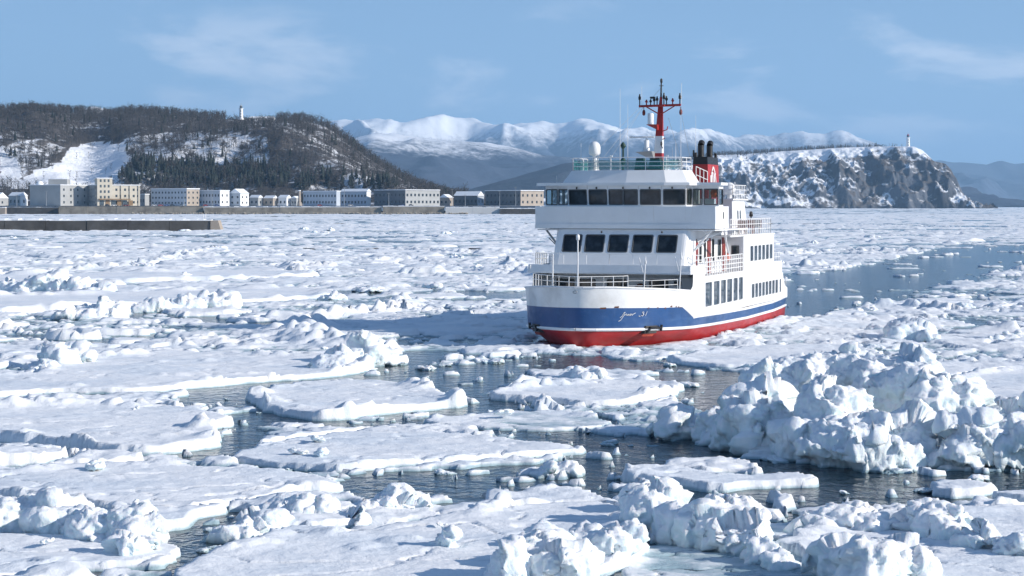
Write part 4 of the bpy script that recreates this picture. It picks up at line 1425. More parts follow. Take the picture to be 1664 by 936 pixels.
m = MB(); m.lathe((4.6, 11.3, 7.9), [(.02, 0), (.20, .05), (.24, .3), (.16, .52), (.02, .58)], 12); m.build('survival_bag', M_orange, ship)
m = MB(); m.box(-3.0, 3.0, 9.7, 10.0, 7.42, 7.75); m.build('steering_console', M_grey, ship)
# roof slab with faceted front
m = MB()
rf = [(-5.48, 9.6), (-3.75, 9.2), (-2.3, 8.85), (0, 8.68), (2.3, 8.76), (3.7, 9.05), (3.95, 9.70), (5.32, 9.80), (5.32, 11.5), (3.9, 11.6), (3.9, 12.3), (-3.9, 12.3), (-3.9, 11.6), (-5.48, 11.5)]
m.prism(rf, 8.60, 8.76)
m.build('wheelhouse_roof', M_white, ship)
# raised fairing with facets above it
m = MB()
b_ = [(-3.95, 12.0), (-3.95, 9.75), (-2.3, 9.25), (0, 9.05), (2.3, 9.15), (3.45, 9.7), (3.75, 11.2)]
t_ = [(-3.5, 13.0), (-3.5, 10.05), (-2.1, 9.6), (0, 9.42), (2.1, 9.5), (3.05, 9.98), (3.15, 11.8)]
n = len(b_)
m.add([(x, y, 8.762) for x, y in b_] + [(x, y, 9.47) for x, y in t_], [(i, i+1, n+i+1, n+i) for i in range(n-1)] + [tuple(range(n, 2*n))])
m.build('roof_fairing', M_white, ship)
m = MB(); m.box(-3.4, 1.7, 11.3, 17.6, 8.77, 9.46); m.build('radio_house', M_white, ship)
# wheelhouse lights along the roof edge
for v in (-2.95, -1.7, -.1, 1.45, 2.7):
    m = MB(); y = float(np.interp(v, [p[0] for p in FB], [p[1] for p in FB]))
    m.lathe((v, y-.18, 8.46), [(.03, -.06), (.055, 0), (.03, .06)], 8); m.build('deck_light', M_black, ship)
for v, y in ((-1.1, 7.98), (2.3, 8.35)):
    m = MB(); m.lathe((v, y, 5.98), [(.03, -.06), (.06, 0), (.03, .06)], 8); m.build('deck_light', M_black, ship)

# ---- tower with railed top, aft to port ------------------------------------
m = MB()
m.hexa([(2.4, 20.2, 5.7), (3.66, 20.2, 5.7), (3.66, 24.7, 5.7), (2.4, 24.7, 5.7)], [(2.4, 20.4, 7.78), (3.58, 20.4, 7.78), (3.58, 23.9, 7.78), (2.4, 23.9, 7.78)])
m.box(2.2, 3.72, 20.1, 24.5, 7.782, 7.88)
m.build('stair_tower', M_white, ship)
m = MB()
for y in (22.3, 23.0):
    pts = rrect(-.16, .16, -.32, .32, .14)
    m.add([(3.668 - .0385*(b+1.1), y + a - .4, 6.85 + b) for a, b in pts], [tuple(range(len(pts)))])
m.build('porthole', M_glass, ship)
m = MB(); m.lathe((2.95, 22.4, 7.88), [(.16, 0), (.16, .25), (.36, .34), (.40, .62), (.34, .86), (.18, 1.0), (.02, 1.03)], 16)
m.build('satellite_dome', M_white, ship)

# ---- rails ----------------------------------------------------------------------
def railing(name, pts, h, step, bars, r=.022, post_r=.026, closed=False, mat=None):
    m = MB()
    P = [Vector(p) for p in pts]
    if closed: P.append(P[0])
    for a, b in zip(P[:-1], P[1:]):
        L = (b-a).length; n = max(1, round(L/step))
        for k in range(n+1):
            q = a + (b-a)*(k/n); m.bar(q, q + Vector((0, 0, h)), post_r, 5, cap=False)
        for z in bars:
            m.bar(a + Vector((0, 0, h*z)), b + Vector((0, 0, h*z)), r, 5, cap=False)
    return m.build(name, mat or M_white2, ship)
for s in (1, -1):
    railing('railing', [(s*4.56, 9.1, 3.52), (s*4.56, 19.0, 3.52)], 1.02, .62, (.25, .5, .75, 1.0), .026, .034)
    railing('railing', [(s*4.1, 8.2, 4.15), (s*4.5, 9.0, 4.15)], .55, .5, (.5, 1.0))
    railing('railing', [(s*4.6, 15.3, 5.7), (s*4.6, 27.2, 5.7), (0, 27.2, 5.7)], .95, .55, (.33, .66, 1.0))
    railing('railing', [(s*4.5, 28.5, 3.82), (s*4.5, 30.7, 3.82)], .55, .6, (.5, 1.0))
    railing('railing', [(s*4.5, 32.8, 1.9), (s*2.0, 32.85, 1.9)], .8, .6, (.5, 1.0))
railing('railing', [(-4.4, 6.2, 4.2), (-4.35, 8.0, 4.15)], .62, .3, (.5, 1.0), mat=M_grey)
railing('top_railing', [(-3.45, 13.0, 9.47), (-3.45, 10.1, 9.47), (-2.05, 9.66, 9.47), (0, 9.48, 9.47), (2.05, 9.56, 9.47), (3.0, 10.04, 9.47), (3.1, 11.8, 9.47), (1.6, 12.3, 9.47)], .72, .95, (.33, .66, 1.0))
railing('tower_railing', [(2.25, 20.15, 7.88), (3.66, 20.15, 7.88), (3.66, 24.0, 7.88), (2.25, 24.0, 7.88)], .84, .5, (.33, .66, 1.0), closed=True)
railing('railing', [(3.3, 12.2, 8.76), (3.4, 14.6, 8.5)], .95, .8, (.5, 1.0))
railing('railing', [(-4.0, 5.9, 4.25), (0, 5.75, 4.25), (4.0, 5.9, 4.25)], .55, 1.6, (1.0,), .013, .016)
# bow rail behind the bulwark
bow = [(-3.9, 4.2, 2.12), (-2.9, 2.6, 2.12), (-1.4, 1.0, 2.12), (0, .1, 2.12), (1.1, .9, 2.12), (1.9, 1.8, 2.12), (2.0, 2.4, 2.12)]
railing('bow_railing', bow, 1.62, .75, (.82, 1.0), .019, .022)
railing('bow_railing', [(2.0, 2.4, 2.12), (3.1, 3.2, 2.12), (4.0, 5.2, 2.12)], 1.35, 1.0, (.8, 1.0), .016, .02)
# posts of the foredeck: jackstaff, light posts and a davit-like pair
for (v, y, z1, r) in ((.05, -.35, 5.75, .05), (-1.75, 1.0, 4.9, .05), (2.7, 2.9, 4.75, .04), (4.05, 5.3, 4.95, .04)):
    m = MB(); m.bar((v, y, 2.1), (v + (.12 if v > 2 else 0), y+.05, z1), r, 8, r*.7)
    if v == .05: m.lathe((v, y+.05, z1-.1), [(.04, 0), (.10, .05), (.10, .25), (.05, .32)], 10)
    if v > 2: m.bar((v, y, 3.9), (v-.22, y, 4.7), .025, 6); m.lathe((v+.12, y+.05, z1-.4), [(.03, 0), (.06, .05), (.05, .2)], 8)
    m.build('jackstaff' if v == .05 else 'deck_post', M_white2, ship)
m = MB()
ring = [(.05 + .11*math.cos(t), -.80, 2.98 + .07*math.sin(t)) for t in np.linspace(0, 6.283, 13)]
m.path(ring, .018, 5); m.build('fairlead', M_grey, ship)
for v, y in ((-1.0, 3.5), (1.3, 4.2)):     # mooring gear on the foredeck
    m = MB()
    m.bar((v-.6, y, 2.65), (v+.6, y, 2.65), .18, 10); m.bar((v-.62, y, 2.65), (v-.5, y, 2.65), .34, 12); m.bar((v+.5, y, 2.65), (v+.62, y, 2.65), .34, 12)
    m.box(v-.7, v-.5, y-.2, y+.2, 2.1, 2.65); m.box(v+.5, v+.7, y-.2, y+.2, 2.1, 2.65)
    m.build('mooring_winch', M_grey, ship)
m = MB()
for t in np.linspace(0, 6.283, 17)[:-1]:
    pass
def torus(m, c, R1, r, axis='y', n=18, k=8):
    c = Vector(c); v = []; f = []
    for i in range(n):
        t = 2*math.pi*i/n
        for j in range(k):
            p = 2*math.pi*j/k; rr = R1 + r*math.cos(p); w = r*math.sin(p)
            q = (rr*math.cos(t), w, rr*math.sin(t)) if axis == 'y' else (w, rr*math.cos(t), rr*math.sin(t))
            v.append(c + Vector(q))
    for i in range(n):
        for j in range(k):
            f.append((i*k+j, ((i+1) % n)*k+j, ((i+1) % n)*k+(j+1) % k, i*k+(j+1) % k))
    m.add(v, f, 0, True)
m = MB(); torus(m, (4.5, 15.4, 4.45), .24, .05, 'x'); m.build('lifebuoy', M_orange, ship)
m = MB(); torus(m, (1.0, 8.62, 2.75), .28, .07, 'y'); m.build('lifebuoy', M_rust, ship)
# brackets and stays under the bridge wings
for s in (1, -1):
    m = MB(); m.bar((s*4.9, 9.5, 6.12), (s*3.75, 9.3, 4.75), .06, 6); m.bar((s*4.7, 9.5, 5.6), (s*3.9, 9.35, 4.9), .03, 5)
    m.build('wing_bracket', M_grey if s < 0 else M_white2, ship)
    m = MB(); m.path([(s*5.0, 12.0, 6.2), (s*4.7, 14.0, 5.2), (s*4.5, 15.6, 4.5)], .06, 6); m.build('stair_stringer', M_white2, ship)
    m = MB(); m.bar((s*3.7, 10.8, 5.45), (s*4.6, 13.0, 5.95), .09, 6); m.build('boarding_boom', M_white2, ship)
# deck furniture on the boat deck
g = random.Random(9)
for k in range(7):
    y = 20.5 + k*1.05; v = 4.0 if k % 2 else 2.0
    if y < 25.2 and v < 3.9: v = 4.15
    m = MB()
    m.box(v-.25, v+.25, y-.22, y+.22, 6.08, 6.14); m.box(v-.25, v+.25, y+.16, y+.22, 6.14, 6.55)
    for a in (-.2, .2):
        for b in (-.16, .16): m.bar((v+a, y+b, 5.7), (v+a, y+b, 6.1), .02, 5)
    m.build('deck_chair', [M_rust, M_grey, M_dred][k % 3], ship)
m = MB(); m.bar((4.3, 22.6, 5.7), (4.3, 22.6, 6.85), .035, 6); m.lathe((4.3, 22.6, 6.75), [(.05, 0), (.13, .06), (.10, .28), (.03, .36)], 10); m.build('search_light', M_black, ship)
m = MB(); m.box(3.75, 4.35, 12.7, 14.4, 6.12, 6.7); m.lathe((4.1, 12.9, 6.2), [(.05, 0), (.05, .9), (.02, 1.0)], 6); m.build('deck_locker', M_white, ship)

# ---- funnel -------------------------------------------------------------------
m = MB()
def fn(z0, z1, e0, e1, mi):
    c = [(2.28, 15.5), (3.22, 15.5), (3.22, 18.3), (2.28, 18.3)]
    bot = [(x + (e0 if x < 2.5 else -e0), y + (e0 if y < 16 else -e0), z0) for x, y in c]
    top = [(x + (e1 if x < 2.5 else -e1), y + (e1 if y < 16 else -e1), z1) for x, y in c]
    m.hexa(bot, top, mi)
fn(6.1, 9.90, -.10, .02, 0)
fn(9.903, 10.34, .015, .05, 1)
fu = m.build('funnel', [M_red, M_black], ship)
for i, y in enumerate((16.2, 17.6)):
    m = MB(); v = 2.62 if i == 0 else 2.82
    m.path([(v, y, 10.3), (v, y, 11.05), (v, y+.22, 11.22)], .19, 12)
    m.lathe((v, y, 10.3), [(.21, 0), (.21, .08)], 12)
    m.build('exhaust_pipe', M_black, fu)
m = MB(); m.bar((2.3, 15.7, 10.34), (2.3, 15.7, 10.75), .05, 6); m.bar((3.1, 18.0, 10.34), (3.1, 18.0, 10.6), .09, 8); m.bar((2.45, 15.6, 10.34), (2.45, 15.6, 10.6), .09, 8); m.build('vent_pipe', M_black, fu)
m = MB()
def fe(y, z): return (3.228 + .10*max(0, (9.9-z)/3.8), y, z)
for st in ([(16.2, 8.85), (16.3, 9.45), (16.6, 9.40), (16.7, 8.85)], [(16.45, 9.50), (16.75, 9.75), (17.1, 9.45), (17.45, 8.85)], [(16.95, 8.85), (17.0, 9.35), (17.25, 9.35)], [(16.0, 8.85), (16.0, 9.25)]):
    m.path([fe(*p) for p in st], .06, 5)
m.build('funnel_emblem', M_white2, fu)

# ---- mast ------------------------------------------------------------------------
mast = empty('mast', (0, 0, 0)); mast.parent = ship
MY = 16.3
def mx(z): return float(np.interp(z, [9.4, 12.0, 13.4], [.27, .21, .15]))
def mc(z): return float(np.interp(z, [9.4, 13.4], [-.02, .06]))
m = MB()
for (z0, z1, mi) in ((9.4, 10.6, 0), (10.6, 11.62, 1), (11.62, 12.5, 0), (12.5, 13.45, 0)):
    b = []; t = []
    for z, L in ((z0, b), (z1, t)):
        w = mx(z); c = mc(z)
        L += [(c-w, MY-w*1.2+.1*(z-9.4), z), (c+w, MY-w*1.2+.1*(z-9.4), z), (c+w, MY+w*1.3, z), (c-w, MY+w*1.3, z)]
    m.hexa(b, t, mi)
m.build('mast_column', [M_red, M_white], mast)
m = MB()
torus(m, (.26, 15.98, 11.15), .12, .03, 'x', 12, 5); m.bar((.27, 16.0, 11.0), (.27, 16.2, 10.9), .03, 5); m.build('mast_emblem', M_black, mast)
m = MB()
m.bar((-1.22, MY, 13.42), (1.36, MY, 13.46), .075, 8)
m.bar((-.8, MY, 13.40), (0, MY, 12.95), .035, 6); m.bar((1.0, MY, 13.42), (.1, MY, 12.90), .035, 6)
m.box(-.30, .42, MY-.35, MY+.35, 13.40, 13.48)
m.build('crosstree', M_red, mast)
m = MB(); m.bar((.12, MY, 13.45), (.14, MY, 13.95), .11, 8, .08); m.build('topmast_base', M_red, mast)
m = MB(); m.bar((.14, MY, 13.9), (.16, MY, 15.02), .055, 8, .04); m.lathe((.16, MY, 14.78), [(.04, 0), (.075, .05), (.075, .22), (.03, .28)], 10); m.bar((.03, MY, 14.62), (.29, MY, 14.62), .02, 5); m.build('topmast', M_black, mast)
for v, h, mt in ((-1.18, .70, M_black), (1.30, .72, M_black), (-.76, .36, M_red), (-.5, .38, M_black), (.86, .42, M_red), (.48, .56, M_black), (.32, .75, M_black), (-.1, .55, M_black), (-.28, .5, M_black)):
    m = MB(); m.bar((v, MY, 13.45), (v, MY, 13.45 + h*.6), .035, 6)
    m.lathe((v, MY, 13.45 + h*.5), [(.05, 0), (.085, .04), (.085, h*.26), (.05, h*.32), (.04, h*.5)], 10)
    m.build('navigation_light', mt, mast)
m = MB(); m.box(-.52, -.22, MY-.1, MY+.1, 13.86, 13.98); m.build('antenna_box', M_black, mast)
for v in (-.92, 1.36):
    m = MB(); m.bar((v, MY, 13.35), (v, MY, 13.2), .02, 5); m.lathe((v, MY, 12.85), [(.02, 0), (.09, .06), (.10, .22), (.06, .34), (.02, .36)], 10); m.build('signal_lamp', M_dred, mast)
m = MB(); m.lathe((-.44, MY-.2, 12.32), [(.19, 0), (.19, .60), (.15, .66)], 14)
rd = m.build('radome_drum', M_white, mast)
m = MB(); m.hexa([(-.25, MY-.3, 12.1), (0, MY-.3, 11.98), (0, MY+.2, 11.98), (-.25, MY+.2, 12.1)], [(-.68, MY-.4, 12.31), (0, MY-.4, 12.31), (0, MY+.2, 12.31), (-.68, MY+.2, 12.31)]); m.build('drum_bracket', M_red, mast)
m = MB()
m.hexa([(-.5, MY-.5, 10.3), (-.15, MY-.5, 10.2), (-.15, MY+.3, 10.2), (-.5, MY+.3, 10.3)], [(-1.2, MY-.9, 10.66), (-.2, MY-.9, 10.7), (-.2, MY+.4, 10.7), (-1.2, MY+.4, 10.66)])
m.build('radar_platform', M_grey, mast)
m = MB(); m.lathe((-.66, MY-.3, 10.66), [(.20, 0), (.20, .25), (.16, .3), (.16, .68), (.07, .74), (.07, .88)], 12); m.build('radar_pedestal', M_white, mast)
m = MB(); m.bar((-1.6, MY-.3, 11.56), (-.2, MY-.3, 11.56), .055, 8); m.box(-1.7, -1.5, MY-.38, MY-.22, 11.50, 11.62); m.build('radar_scanner', M_white, mast)
m = MB(); m.path([(.2, MY, 11.9), (.52, MY, 12.0), (.56, MY, 12.2)], .03, 5); m.path([(.2, MY, 11.4), (.4, MY, 11.5)], .03, 5); m.build('mast_arm', M_red, mast)
m = MB(); m.bar((-1.05, MY, 13.5), (-1.05, MY, 14.6), .010, 4); m.bar((1.40, MY, 13.5), (1.40, MY, 14.75), .012, 4)
m.build('whip_antenna', M_white2, mast)
m = MB()
for a, b in (((-1.1, MY, 13.4), (-2.9, 11, 10.1)), ((-.9, MY, 13.4), (-2.0, 11, 10.1)), ((1.3, MY, 13.4), (2.9, 13, 9.5)), ((.6, MY, 12.7), (2.4, 13, 9.5)), ((.14, MY, 14.5), (-.7, MY, 13.6)), ((-.95, MY, 13.4), (-1.5, 11, 10.1))):
    m.bar(a, b, .009, 4)
m.build('rigging_wire', M_grey, mast)

# ---- gear on the roof deck -----------------------------------------------------
m = MB(); m.lathe((-2.48, 11.2, 9.40), [(.30, 0), (.12, .82), (.12, .95), (.26, .98), (.335, 1.08), (.345, 1.42), (.31, 1.58), (.22, 1.70), (.10, 1.77), (.02, 1.78)], 20); m.build('satellite_dome', M_white, ship)
m = MB(); m.bar((-.65, 10.8, 9.47), (-.65, 10.8, 11.0), .05, 6); m.lathe((-.65, 10.8, 10.66), [(.02, 0), (.17, .20), (.17, .26), (.02, .46)], 12); m.lathe((-.65, 10.8, 9.8), [(.05, 0), (.16, .1), (.16, .3), (.05, .4)], 10)
m.build('signal_shape_post', M_green, ship)
for v, w in ((.05, .32), (.95, .42)):
    m = MB(); m.hexa([(v-w, 11.8, 9.47), (v+w, 11.8, 9.47), (v+w, 12.6, 9.47), (v-w, 12.6, 9.47)], [(v-w*.7, 11.9, 10.2), (v+w*.6, 11.9, 10.2), (v+w*.6, 12.5, 10.2), (v-w*.7, 12.5, 10.2)])
    m.build('covered_searchlight', M_green, ship)
m = MB()
nl = [(-3.40, 12.95), (-3.40, 10.15), (-2.03, 9.72), (0, 9.54), (2.03, 9.62), (2.93, 10.08)]
for a, b in zip(nl[:-1], nl[1:]):
    m.add([(a[0], a[1], 9.52), (b[0], b[1], 9.52), (b[0], b[1], 10.05), (a[0], a[1], 10.05)], [(0, 1, 2, 3)])
m.build('windbreak_net', M_net, ship)
for (v, y, z0, z1) in ((-.95, 11.2, 9.5, 14.2), (-1.05, 13.2, 9.5, 13.4), (-3.3, 11.2, 9.5, 11.1), (2.25, 11.6, 9.4, 11.1), (2.05, 11.6, 9.4, 10.8), (2.5, 11.8, 9.4, 12.7), (-4.6, 10.6, 8.7, 9.2), (2.4, 15.8, 10.3, 12.8)):
    m = MB(); m.bar((v, y, z0), (v + (.25 if z1 > 12.95 and v > 2 else 0), y, z1), .028 if z1 < 12 else .018, 5, .008); m.build('whip_antenna', M_white2, ship)
for v in (-2.1, -1.35, 1.95):
    m = MB(); m.bar((v, 10.6, 9.47), (v, 10.6, 10.35), .03, 6); m.bar((v-.12, 10.6, 10.25), (v+.12, 10.6, 10.3), .05, 6); m.build('roof_light', M_white2, ship)
# =================================================================== harbour
M_conc = paint('weathered_concrete', (.40, .36, .30), .85, .22, .5, grime=(.06, .055, .05), scale=.15)
M_concd = paint('dark_shaded_concrete', (.11, .105, .10), .8, .2, .4, grime=(.03, .03, .03), scale=.2)  # dark tone stands in for shade on the breakwater face and basin wall
M_snow = paint('lying_snow', (.82, .85, .89), .8, .04, scale=.4)
M_wall_grey = paint('grey_render', (.36, .37, .37), .85, .07, .2, scale=.1)
M_wall_cream = paint('cream_render', (.52, .48, .40), .85, .05, .12, scale=.1)
M_wall_white = paint('white_render', (.74, .75, .75), .8, .04, .1, scale=.1)
M_wall_shade = paint('shaded_wall_dark', (.11, .125, .14), .7, .1, .1, scale=.1)  # dark colour puts shade on fronts turned from the sun
M_wall_blue = paint('blue_grey_and_shaded_white', (.42, .47, .53), .8, .06, .1, scale=.1)  # blue-grey also stands for pale walls lying in shade
M_tan = paint('tan_render', (.36, .31, .26), .85, .08, .2, scale=.1)
M_pane = glass('building_glass', (.035, .045, .055)) if 'glass' in globals() else None
M_canopy = paint('timber_canopy', (.22, .14, .07), .7, .1)
M_roofd = paint('dark_roofing', (.10, .10, .11), .8, .1)

# quayside ground and sea wall
m = MB()
m.add([(-1100, 1612, 6.7), (60, 1612, 6.7), (140, 1780, 6.7), (140, 2600, 6.7), (-1100, 2600, 6.7)], [(0, 1, 2, 3, 4)])
tag(m.build('quayside_ground', M_snow), kind='structure')

def seawall(label, px0, px1, Y, h, mat, snow=True, seg=22.0, th=5.0):
    x0 = (px0-832)/FPX*Y; x1 = (px1-832)/FPX*Y
    root = empty('seawall', ((x0+x1)/2, Y, 0)); tag(root, label, 'sea wall')
    n = max(1, round((x1-x0)/seg)); w = (x1-x0)/n
    g = random.Random(int(px0*7+Y))
    for k in range(n):
        a = x0 + k*w - (x0+x1)/2
        m = MB(); dz = g.uniform(-.06, .06); dy = g.uniform(-.12, .12)
        m.hexa([(a+.06, dy, -1), (a+w-.06, dy, -1), (a+w-.06, th, -1), (a+.06, th, -1)],
               [(a+.06, dy+.25, h+dz), (a+w-.06, dy+.25, h+dz), (a+w-.06, th, h+dz), (a+.06, th, h+dz)])
        m.build('wall_segment', mat, root)
    if snow:
        m = MB()
        nx = n*6; top = []
        for i in range(nx+1):
            top.append((x0 - (x0+x1)/2 + (x1-x0)*i/nx, .30 + g.uniform(0, .5)))
        for a, b in zip(top[:-1], top[1:]):
            z = h + .25 + g.uniform(0, .4)
            m.hexa([(a[0], a[1], h+.08), (b[0], b[1], h+.08), (b[0], th-.3, h+.08), (a[0], th-.3, h+.08)],
                   [(a[0], a[1]+.3, z), (b[0], b[1]+.3, z), (b[0], th-.4, z+.1), (a[0], th-.4, z+.1)])
        m.build('snow_cover', M_snow, root)
    return root

bw = seawall('long concrete breakwater with a shade-darkened face, capped with snow ahead of the harbour', -60, 342, 571, 2.9, M_concd, True, 13.0, 5.5)
m = MB(); cx = bw.location.x; xe = (342-832)/FPX*571 - cx
m.hexa([(xe+.05, -.3, -1), (xe+3.4, -.3, -1), (xe+3.4, 5.6, -1), (xe+.05, 5.6, -1)], [(xe+.05, .1, 3.0), (xe+2.2, .1, 3.0), (xe+2.2, 5.5, 3.0), (xe+.05, 5.5, 3.0)])  # the end's lighter tan puts sunlight into the colour
m.build('end_block', M_tan, bw)['label'] = 'end block of the breakwater coloured tan as sunlit'
# beacon frame on the breakwater
bx = (332-832)/FPX*573
b = empty('beacon', (bx, 573.5, 2.95)); tag(b, 'small white lamp frame standing on the breakwater end', 'beacon')
for dx in (-.35, .35):
    m = MB(); m.bar((dx, 0, 0), (dx, 0, 1.9), .09, 6); m.build('post', M_white2, b)
m = MB(); m.bar((-.35, 0, 1.1), (.35, 0, 1.1), .07, 6); m.build('crossbar', M_white2, b)
seawall('pale tan quay wall with snow below the grey and cream buildings', 96, 330, 1606, 6.3, M_conc, False)
seawall('snow-dusted quay wall along the middle of the waterfront', 332, 620, 1604, 5.6, M_conc, True)
seawall('stone quay wall below the dark shed', 622, 722, 1602, 6.2, M_conc, True)
seawall('white snow-banked quay wall at the harbour point', 724, 812, 1600, 5.4, M_wall_white, True)
seawall('low dark jetty running out from the harbour point', 812, 880, 1598, 4.4, M_concd, True)
seawall('short quay wall darkened as shade at the harbour basin', 10, 95, 1612, 5.4, M_concd, True)
seawall('tan pier head beside the harbour basin', -60, 9, 1560, 5.2, M_tan, True)
# rock armour at the foot of the quay
g = random.Random(6); av = []; af = []; n = 0
small_v, small_f = ico(1)
for k in range(620):
    x = (g.uniform(215, 760)-832)/FPX*1600; s = g.uniform(.5, 1.0)
    v = small_v*np.array([s, s, s*.8])*(1 + .25*np.sin(small_v*7 + k)) + np.array([x, 1600.5 - g.uniform(0, 2.0), g.uniform(0, .9)])
    av.append(v); af.append(small_f + n); n += len(v)
me = np_mesh('rock_armour', np.concatenate(av), np.concatenate(af))
tag(link_mesh('rock_armour', me, M_conc), 'rough grey armour stones along the foot of the quay', 'rocks', kind='stuff')

PHI = R(28)
WIN = {}
def building(name, label, pxl, pxc, pxr, ytop, Y, m_shade_side, m_sun_side, rows, cl, cr, base=6.8, parapet=True, phi=PHI, gable=False):
    """block seen over its corner: pxl..pxc the wall turned from the sun, pxc..pxr the sunlit wall"""
    sc = Y/FPX
    xc = (pxc-832)*sc
    w1 = (pxc-pxl)*sc/math.cos(phi); w2 = max(6, (pxr-pxc)*sc/math.sin(phi))
    h = CAM_H + (333-ytop)*sc - base
    root = empty(name, (xc, Y, base), 0); tag(root, label, 'building')
    d1 = Vector((-math.cos(phi), math.sin(phi), 0)); d2 = Vector((math.sin(phi), math.cos(phi), 0))
    C = Vector((0, 0, 0)); A = d1*w1; B = d2*w2
    Z = Vector((0, 0, 1))
    def wall(nm, O, U, W, inw, mat, cols):
        holes = []
        if cols:
            st = h/(rows + .25)
            for r in range(rows):
                for c in range(cols):
                    cw = W/cols; ww = min(cw*.48, 2.0)
                    holes.append((cw*(c+.5)-ww/2, cw*(c+.5)+ww/2, st*(r+.36), st*(r+.74)))
        mm = MB(); wall_panel(mm, O, U, Z, W, h, holes, .35, inw)
        w = mm.build(nm, mat, root)
        for (a, b_, c, d) in holes:
            key = (round(b_-a, 2), round(d-c, 2), round(U.x, 3), round(U.y, 3))
            if key not in WIN:
                q = MB(); q.add([(0, 0, 0), U*(b_-a), U*(b_-a)+Z*(d-c), Z*(d-c)], [(0, 1, 2, 3)])
                q.bar(U*((b_-a)/2) - Vector(inw)*.06, U*((b_-a)/2) + Z*(d-c) - Vector(inw)*.06, .09, 4)
                me = q.mesh('window'); me.materials.append(M_pane); WIN[key] = me
            o = bpy.data.objects.new('window', WIN[key]); COL.objects.link(o); o.parent = root
            o.location = Vector(O) + U*a + Z*c + Vector(inw)*.33
    wall('wall', A, -d1, w1, d2, m_shade_side, cl)  # where the two materials differ, shade is in this wall's colour
    wall('wall', C, d2, w2, d1, m_sun_side, cr)  # and sunlight is in this one's
    mm = MB()
    mm.add([A, A+d2*w2, A+d2*w2+Z*h, A+Z*h], [(0, 1, 2, 3)]); mm.add([B, B+d1*w1, B+d1*w1+Z*h, B+Z*h], [(0, 1, 2, 3)])
    mm.build('back_wall', m_shade_side, root)
    e = .35
    P = [C - d1*e - d2*e, A + d1*e - d2*e, A + d1*e + d2*(w2+e), B - d1*e + d2*e]
    P = [P[0], P[3], P[2], P[1]]
    mm = MB()
    if gable:      # snow-laden pitched roof, ridge along the longer wall
        rz = h + .34*min(w1, w2)
        if w1 >= w2: r0 = (P[0]+P[1])/2; r1 = (P[3]+P[2])/2; ends = ((P[0], P[1], r0), (P[2], P[3], r1)); sl = ((P[1], P[2], r1, r0), (P[3], P[0], r0, r1))
        else: r0 = (P[0]+P[3])/2; r1 = (P[1]+P[2])/2; ends = ((P[3], P[0], r0), (P[1], P[2], r1)); sl = ((P[0], P[1], r1, r0), (P[2], P[3], r0, r1))
        T = lambda v: v + Z*rz; E = lambda v: v + Z*h
        for q in sl: mm.add([E(q[0]), E(q[1]), T(q[2]), T(q[3])], [(0, 1, 2, 3)])
        for q in ends: mm.add([E(q[0]), E(q[1]), T(q[2])], [(0, 1, 2)])
    else: mm.hexa([p + Z*h for p in P], [p + Z*(h+.55) for p in P])
    rf = mm.build('roof', M_snow, root)
    if parapet:
        mm = MB(); mm.hexa([p + Z*(h-.35) for p in P], [p + Z*(h-.02) for p in P]); mm.build('cornice', M_roofd if m_shade_side is M_wall_shade else m_shade_side, root)
    return root, h

b1, h1 = building('office_building', 'grey three-storey block with a blank shaded wall on the quay', 42, 99, 131, 301, 1650, M_wall_grey, M_wall_grey, 3, 0, 4)
m = MB(); m.lathe((-22, 20, h1+.5), [(3.2, 0), (3.0, 1.6), (1.8, 3.0), (.2, 3.5)], 16); m.build('roof_dome', M_snow, b1)
m = MB(); m.box(-18, -2, 34, 46, h1+.5, h1+5.5); m.build('roof_plant_room', M_wall_grey, b1)
b2, h2 = building('harbour_office', 'cream harbour building with a timber canopy and stair tower', 131, 158, 222, 301, 1660, M_wall_grey, M_wall_cream, 3, 5, 10, phi=R(62))
d2 = Vector((math.sin(R(62)), math.cos(R(62)), 0)); d1 = Vector((-math.cos(R(62)), math.sin(R(62)), 0))
m = MB()
def ob(m, a0, a1, b0, b1_, z0, z1):
    q = [d2*a0 - d1*b1_, d2*a1 - d1*b1_, d2*a1 - d1*b0, d2*a0 - d1*b0]
    m.hexa([p + Vector((0, 0, z0)) for p in q], [p + Vector((0, 0, z1)) for p in q])
ob(m, .0, 13.0, -6, 1.6, 0, h2+5.6); tw = m.build('stair_tower', M_wall_cream, b2)
m = MB(); ob(m, -.4, 13.4, -6.4, 2.0, h2+5.6, h2+6.2); m.build('tower_roof', M_snow, tw)
for r in range(4):
    for c in range(3):
        m = MB(); ob(m, 2.2 + c*3.4, 3.8 + c*3.4, 1.5, 1.66, 6.2 + r*4.6, 8.4 + r*4.6)
        if r < 3 or c < 3: m.build('window', M_pane, tw)
m = MB(); ob(m, 1, 28, 1.7, 4.5, 5.0, 5.9); m.build('canopy', M_canopy, b2)
for c in range(6):
    m = MB(); ob(m, 2 + c*5, 5.6 + c*5, 1.62, 1.9, .2, 4.6); m.build('doorway', M_canopy if c % 2 else M_pane, b2)
for c in range(4):
    m = MB(); ob(m, 13 + c*7.6, 13.7 + c*7.6, .02, .8, 0, h2); m.build('pilaster', M_wall_cream, b2)
building('harbour_block', 'long three-storey block with a shade-blue front and tan sunlit gable end', 240, 304, 320, 307, 1680, M_wall_blue, M_tan, 3, 11, 3)
building('harbour_block', 'pale two-storey block with a shade-blue front and white sunlit end', 321, 358, 370, 310, 1690, M_wall_blue, M_wall_white, 2, 7, 2)
building('harbour_block', 'little white house-like block beyond the pale blue block', 372, 391, 402, 314, 1700, M_wall_blue, M_wall_white, 2, 2, 2, gable=True)
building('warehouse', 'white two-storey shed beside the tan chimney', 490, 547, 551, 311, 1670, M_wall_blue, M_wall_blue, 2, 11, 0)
building('warehouse', 'white two-storey shed with a snow gable next to the dark shed', 552, 596, 602, 311, 1690, M_wall_blue, M_wall_white, 2, 8, 0, gable=True)
